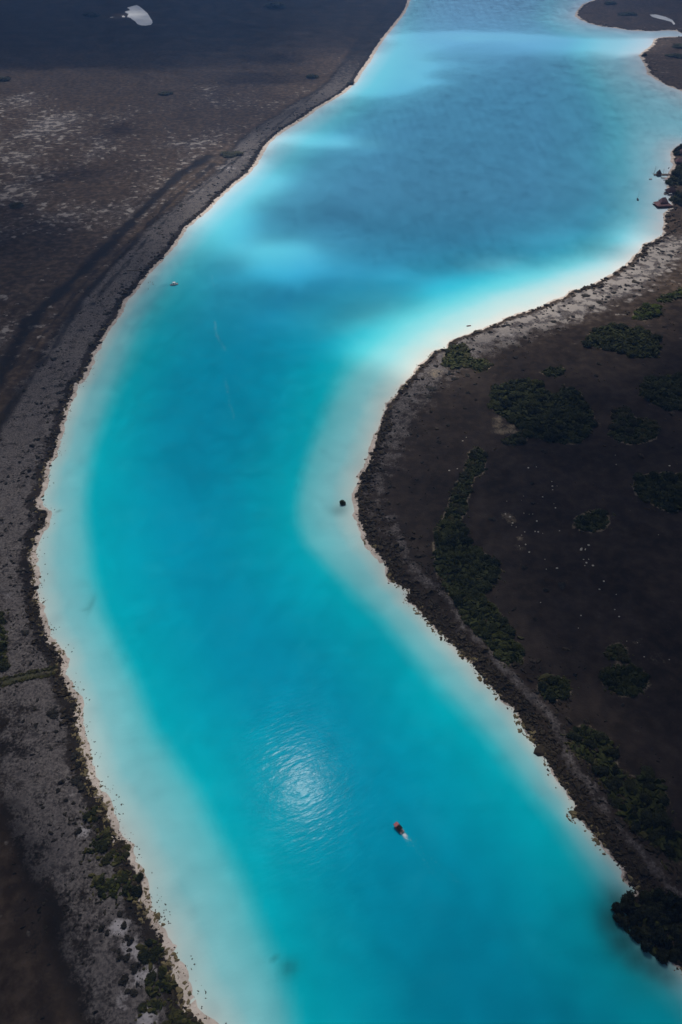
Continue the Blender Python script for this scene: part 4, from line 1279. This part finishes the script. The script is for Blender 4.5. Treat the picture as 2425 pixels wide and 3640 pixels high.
fd = np.array([math.cos(hd), math.sin(hd)])
fn = np.array([-fd[1], fd[0]])
for i in range(230):
    s_ = random.expovariate(1 / 1.2)
    w_ = (0.5 + s_ * 0.2) * random.gauss(0, 0.65)
    if s_ > 6:
        continue
    q_ = mid - fd * (BS * BL / 2 + 0.4 + s_) + fn * w_
    flake(q_[0], q_[1], random.uniform(0.035, 0.12) * (1.0 if s_ < 2.5 else 0.55))
for i in range(120):
    s_ = random.uniform(3, 36) * random.uniform(.4, 1)
    sd_ = random.choice((-1, 1))
    q_ = mid - fd * (BL / 2 + s_) + fn * (sd_ * (0.4 + s_ * 0.085) + random.gauss(0, 0.45))
    flake(q_[0], q_[1], random.uniform(0.015, 0.04))
# leftover foam trail of an earlier boat in the far channel
tr = px_line([(752, 945), (757, 1000), (760, 1080), (763, 1140), (768, 1185), (800, 1245), (805, 1370), (850, 1580)])
for i in range(300):
    k = random.randint(0, len(tr) - 2)
    f_ = random.random()
    q_ = tr[k] * (1 - f_) + tr[k + 1] * f_
    if vnoise(np.array([q_[1] * 0.05]), np.array([3.3]))[0] < 0.55:
        continue
    flake(q_[0] + random.gauss(0, 0.4), q_[1] + random.gauss(0, 1.5), random.uniform(0.05, 0.16))
me = bpy.data.meshes.new('foam')
me.from_pydata(fv, [], ff)
me.materials.append(M_FOAM)
tag(link('foam', me), kind='stuff')

# the anchored motorboat
pa = G(430 + 1260 / 6.27, 930 + 505 / 6.27)
pb = G(430 + 1105 / 6.27, 930 + 535 / 6.27)
hd = math.atan2(pb[1] - pa[1], pb[0] - pa[0])
mid = (pa + pb) / 2
mb_ = tag(empty('motorboat', (mid[0], mid[1], 0), hd), 'white motorboat with a white canopy anchored off the outer bank near the swimmers', 'boat')
bm = bmesh.new(); hull(bm, 6.6, 2.4, 0.85, 0.45, 0.25, 0.8); part('hull', bm, M_WHITE, mb_)
part('canopy', canopy_bm(-1.5, 1.0, 2.2, 2.35), M_WHITE, mb_)
for sx in (-1.3, 0.85):
    for sy in (-0.95, 0.95):
        bm = bmesh.new(); tube(bm, (sx, sy, 0.7), (sx, sy, 2.45), 0.035, None, 6); part('canopy_post', bm, M_GREY, mb_)
bm = bmesh.new(); box(bm, (0.0, 0, 0.95), (0.7, 0.8, 0.95), 0, 0.06); part('console', bm, M_DARK, mb_)
bm = bmesh.new(); box(bm, (1.7, 0, 0.82), (1.3, 1.5, 0.3), 0, 0.06); part('bow_cushion', bm, M_NAVY, mb_)
bm = bmesh.new(); box(bm, (-1.9, 0, 0.85), (0.6, 1.7, 0.4), 0, 0.06); part('stern_bench', bm, M_NAVY, mb_)
outboard(mb_, -3.5, 0.65)

# white dinghy
g = G(2225 + 690 / 7.84, 500 + 1078 / 7.84)
dn = tag(empty('dinghy', (g[0], g[1], 0), math.radians(25)), 'small white open dinghy floating off the pier with the pointed hut', 'boat')
bm = bmesh.new(); hull(bm, 4.2, 1.7, 0.7, 0.4, 0.15, 0.8); part('hull', bm, M_WHITE, dn)
for sx in (-0.9, 0.5):
    bm = bmesh.new(); box(bm, (sx, 0, 0.55), (0.3, 1.4, 0.07)); part('thwart', bm, M_WHITE, dn)
outboard(dn, -2.25, 0.5)

# little dark sailing boat
g = G(2225 + 325 / 7.84, 500 + 1650 / 7.84)
sb = tag(empty('sailing_boat', (g[0], g[1], 0), math.radians(80)), 'small dark sailing boat with a bare mast moored offshore of the huts', 'boat')
bm = bmesh.new(); hull(bm, 5.6, 1.9, 0.8, 0.5, 0.25, 0.8); part('hull', bm, M_NAVY, sb)
bm = bmesh.new(); box(bm, (0.2, 0, 0.95), (1.9, 1.1, 0.4), 0, 0.08); part('cabin', bm, M_DARK, sb)
bm = bmesh.new(); tube(bm, (0.7, 0, 0.6), (0.75, 0.1, 8.6), 0.07, 0.04, 6); part('mast', bm, M_DARK, sb)
bm = bmesh.new(); tube(bm, (0.7, 0, 1.7), (-2.2, 0, 1.65), 0.05, None, 6); part('boom', bm, M_DARK, sb)

# canoe by the beach and a small one beyond the pier
g = G(1667, 1159)
cn = tag(empty('canoe', (g[0], g[1], 0), math.radians(15)), 'tiny reddish canoe floating just off the sunlit beach of the inner bank', 'boat')
bm = bmesh.new(); hull(bm, 3.6, 1.0, 0.42, 0.5, 0.1, 0.7); part('hull', bm, plain('red_brown_paint', (0.20, 0.05, 0.045), 0.5), cn)
for sx in (-0.7, 0.5):
    bm = bmesh.new(); box(bm, (sx, 0, 0.34), (0.22, 0.8, 0.05)); part('seat', bm, M_WOOD, cn)
g = G(2225 + 1195 / 7.84, 500 + 770 / 7.84)
cn2 = tag(empty('rowing_boat', (g[0], g[1], 0), math.radians(60)), 'tiny dark rowing boat floating beyond the pier with the pointed hut', 'boat')
bm = bmesh.new(); hull(bm, 3.6, 1.3, 0.5, 0.45, 0.1, 0.8); part('hull', bm, M_NAVY, cn2)
for sx in (-0.7, 0.5):
    bm = bmesh.new(); box(bm, (sx, 0, 0.42), (0.22, 1.05, 0.05)); part('seat', bm, M_WOOD, cn2)

# ------------------------------------------------------------------ far huts, pier and decks


def thatch_roof(bm, w, d, z0, z1, ridge=0.0, tiers=5, rag=0.12):
    prev = None
    for k in range(tiers + 1):
        u = k / tiers
        hw_, hd_ = (w / 2) * (1 - u) + ridge / 2 * u, (d / 2) * (1 - u) + 0.06 * u
        zz_ = z0 + (z1 - z0) * (u ** 0.9)
        ring = []
        n = 10
        for side in range(4):
            for i in range(n):
                f_ = i / n * 2 - 1
                x_, y_ = [(f_ * hw_, -hd_), (hw_, f_ * hd_), (-f_ * hw_, hd_), (-hw_, -f_ * hd_)][side]
                ring.append(bm.verts.new((x_ * (1 + random.uniform(-rag, rag) * (1 - u) * .3), y_ * (1 + random.uniform(-rag, rag) * (1 - u) * .3), zz_ - random.uniform(0, rag) * (1 - u))))
        if prev:
            m_ = len(ring)
            # each course of thatch hangs a little over the one below
            for i in range(m_):
                j = (i + 1) % m_
                bm.faces.new((prev[i], prev[j], ring[j], ring[i]))
        else:
            bm.faces.new(ring[::-1])
        prev = ring
    bm.faces.new(prev)


def hut(name, px, py, w, d, zr0, zr1, label, mat, deck=None, tier2=None, ridge=0.0, rz=0.0, walls=False):
    g = G(px, py)
    r_ = tag(empty(name, (g[0], g[1], 0), rz), label, 'hut', 'thatched huts on the far shore')
    bm = bmesh.new(); thatch_roof(bm, w, d, zr0, zr1, ridge); part('roof', bm, mat, r_)
    if tier2:
        bm = bmesh.new(); thatch_roof(bm, *tier2); part('upper_roof', bm, M_THATCH, r_)
    for sx in (-1, 1):
        for sy in (-1, 1):
            bm = bmesh.new(); tube(bm, (sx * w * 0.40, sy * d * 0.40, -1.2), (sx * w * 0.40, sy * d * 0.40, zr0 + 0.4), 0.16, None, 7); part('post', bm, M_WOOD, r_)
    bm = bmesh.new(); box(bm, (0, 0, 0.75), (w * 1.02, d * 1.02, 0.22)); part('floor', bm, M_WOOD, r_)
    if walls:
        bm = bmesh.new(); box(bm, (0, 0, (zr0 + 0.86) / 2), (w * 0.72, d * 0.72, zr0 - 0.86)); part('wall', bm, M_WOOD, r_)
    return r_


def z7(a, b):
    return 2225 + a / 7.84, 500 + b / 7.84


hut('thatched_hut', *z7(905, 985), 4.9, 4.9, 3.0, 7.2, 'pointed dark thatched hut standing on the end of the long pier', M_THATCH_D, walls=True)
hut('thatched_hut', *z7(1240, 1480), 10.5, 9, 2.8, 7.0, 'grey thatched hut on the shore between the pier and the tiered hut', M_THATCH_D, ridge=3.0, rz=0.15, walls=True)
hut('thatched_hut', *z7(1010, 1830), 15.5, 13, 2.4, 5.6, 'wide tiered purple-grey thatched hut standing out over the water', M_THATCH, tier2=(8.0, 7.0, 5.0, 9.0, 3.2), ridge=5.0, rz=0.1)
hut('thatched_hut', *z7(1480, 640), 9, 8, 2.8, 6.6, 'thatched roof at the water side of the farthest pair', M_THATCH, ridge=2.5, rz=-0.1, walls=True)
hut('thatched_hut', *z7(1540, 400), 9, 8, 2.8, 6.8, 'thatched roof behind, half hidden by trees, in the farthest pair', M_THATCH, ridge=2.5, rz=0.1, walls=True)


def deck(name, pts, width, label, poles=(), z=0.9):
    a, b = (np.array(G(*z7(*q_))) for q_ in pts)
    v = b - a
    ln = float(np.hypot(*v))
    r_ = tag(empty(name, (a[0], a[1], 0), math.atan2(v[1], v[0])), label, 'pier')
    bm = bmesh.new()
    n = max(4, int(ln / 0.6))
    for i in range(n):
        box(bm, ((i + .5) * ln / n, random.uniform(-.05, .05), z), (ln / n * 0.88, width, 0.10))
    o = part('decking', bm, M_WOOD, r_)
    o['kind'] = 'stuff'
    k = max(2, int(ln / 3.5))
    for i in range(k + 1):
        for sy in (-1, 1):
            bm = bmesh.new(); tube(bm, (i * ln / k, sy * width * 0.45, -1.5), (i * ln / k, sy * width * 0.45, z + 0.35), 0.12, None, 6); part('pile', bm, M_WOOD, r_)
    for (u, hgt_, lean) in poles:
        bm = bmesh.new(); tube(bm, (u * ln, width * 0.4, -1), (u * ln + lean, width * 0.4, hgt_), 0.13, 0.07, 6); part('pole', bm, M_WOOD, r_)
    return r_


deck('pier', [(770, 965), (1300, 960)], 5.0, 'long dark wooden pier carrying the pointed hut out from the trees', [(0.04, 9.0, 0.6), (0.52, 6.5, 0.1), (0.78, 4.0, 0.8)])
deck('jetty', [(980, 1045), (1250, 1075)], 2.6, 'short wooden jetty just below the long pier', [])
deck('jetty', [(830, 1790), (1300, 1850)], 4.0, 'low wooden jetty beneath the tiered hut with one leaning pole', [(0.02, 7.0, 1.5)])
deck('jetty', [(1060, 1500), (1340, 1510)], 3.2, 'low wooden jetty in front of the grey hut', [])


def moored(name, a, b, ln, w, label, mat, rz, inner):
    g = G(*z7(a, b))
    r_ = tag(empty(name, (g[0], g[1], 0), rz), label, 'boat')
    bm = bmesh.new(); hull(bm, ln, w, 0.8, 0.35, 0.15, 0.85); part('hull', bm, mat, r_)
    part('canopy', canopy_bm(-ln * .3, ln * .25, w * 0.9, 2.0), inner, r_)
    for sx in (-ln * .28, ln * .23):
        for sy in (-w * .38, w * .38):
            bm = bmesh.new(); tube(bm, (sx, sy, 0.6), (sx, sy, 2.05), 0.04, None, 5); part('canopy_post', bm, M_GREY, r_)
    return r_


moored('covered_boat', 1105, 1105, 6.0, 2.3, 'white boat with a pinkish canopy moored at the short jetty by the trees', M_WHITE, 0.4, plain('pink_canvas', (0.62, 0.40, 0.38)))
moored('covered_boat', 1225, 1525, 6.5, 2.5, 'white boat with a pale canopy moored in front of the grey hut', M_WHITE, 0.15, plain('pale_canvas', (0.60, 0.60, 0.62)))
moored('covered_boat', 1265, 1945, 7.0, 2.6, 'pale boat drawn up on the shore below the tiered hut', M_CUSH, 0.35, plain('sand_canvas', (0.34, 0.29, 0.25)))

# driftwood trunk across the outer bank
ga, gb = G(452, 965), G(530, 968)
v = gb - ga
ln = float(np.hypot(*v))
tr_ = tag(empty('fallen_trunk', (ga[0], ga[1], 0.75), math.atan2(v[1], v[0])), 'long weathered fallen trunk lying across the outer shore near the anchored motorboat', 'fallen tree')
bm = bmesh.new(); tube(bm, (0, 0, 0.4), (ln * .5, 0.25, 0.35), 0.62, 0.5, 9); tube(bm, (ln * .5, 0.25, 0.35), (ln, 0, -0.35), 0.5, 0.3, 9); part('trunk', bm, plain('bleached_wood', (0.20, 0.17, 0.14), 0.9, 0.1, 0.3), tr_)
for k in range(6):
    u = random.uniform(0.02, 0.6)
    bm = bmesh.new(); tube(bm, (ln * u, 0, 0.4), (ln * u - 1.5, random.choice((-1, 1)) * random.uniform(1.5, 3), random.uniform(0.4, 1.8)), 0.16, 0.05, 6); part('branch', bm, M_BARK, tr_)

# ------------------------------------------------------------------ swimmers wading near the anchored boat


def person_mesh(arm):
    me = bpy.data.meshes.new('person')
    V_ = [(0, 0, 0.95), (0, 0, 1.2), (0, 0, 1.42), (0, 0.01, 1.52), (0, 0.03, 1.66), (0, 0.03, 1.76),
          (-.17, 0, 1.40), (-.28, .05, 1.14 + arm * .15), (-.30, .28, 1.0 + arm * .4),
          (.17, 0, 1.40), (.28, .05, 1.14), (.32, .27, 1.02),
          (-.10, 0, .90), (-.11, .02, .5), (-.11, 0, .08), (-.11, .14, .03),
          (.10, 0, .90), (.11, .03, .5), (.11, -.05, .08), (.11, .09, .03)]
    E_ = [(0, 1), (1, 2), (2, 3), (3, 4), (4, 5), (2, 6), (6, 7), (7, 8), (2, 9), (9, 10), (10, 11), (0, 12), (12, 13), (13, 14), (14, 15), (0, 16), (16, 17), (17, 18), (18, 19)]
    me.from_pydata(V_, E_, [])
    return me, [.15, .14, .15, .06, .10, .08, .075, .05, .04, .075, .05, .04, .09, .065, .045, .04, .09, .065, .045, .04]


SWIM = [((528, 1006), 0.0, 'swimmer wading closest to the bank in the row of four', 0.3), ((535.3, 1003.7), 1.0, 'swimmer second from the bank in the row of four', 1.2),
        ((543.7, 1006.2), 0.3, 'swimmer of the row of four standing toward the motorboat', 2.4), ((544.5, 1012.1), 0.0, 'swimmer standing just below the row, nearest the motorboat', 3.9), ((527.8, 1028.4), 0.8, 'swimmer alone, apart below the other four', 5.0)]
for (sp, arm, lab, rz) in SWIM:
    g = G(*sp)
    me, rr = person_mesh(arm)
    o = link('person', me, None, (g[0], g[1], -1.0))
    o.rotation_euler = (0, 0, rz)
    md = o.modifiers.new('skin', 'SKIN')
    for i, v_ in enumerate(me.skin_vertices[0].data):
        v_.radius = (rr[i], rr[i] * 0.85)
        v_.use_root = (i == 0)
    sb_ = o.modifiers.new('sub', 'SUBSURF')
    sb_.levels = sb_.render_levels = 1
    me.materials.append(M_SKIN)
    tag(o, lab + ', chest deep', 'person', 'swimmers by the motorboat')
    bm = bmesh.new()
    bmesh.ops.create_uvsphere(bm, u_segments=10, v_segments=6, radius=0.125)
    for v_ in bm.verts:
        v_.co = Vector((v_.co.x, v_.co.y * 1.1 + 0.005, v_.co.z * 0.9 + 1.735))
    part('hair', bm, M_HAIR, o)
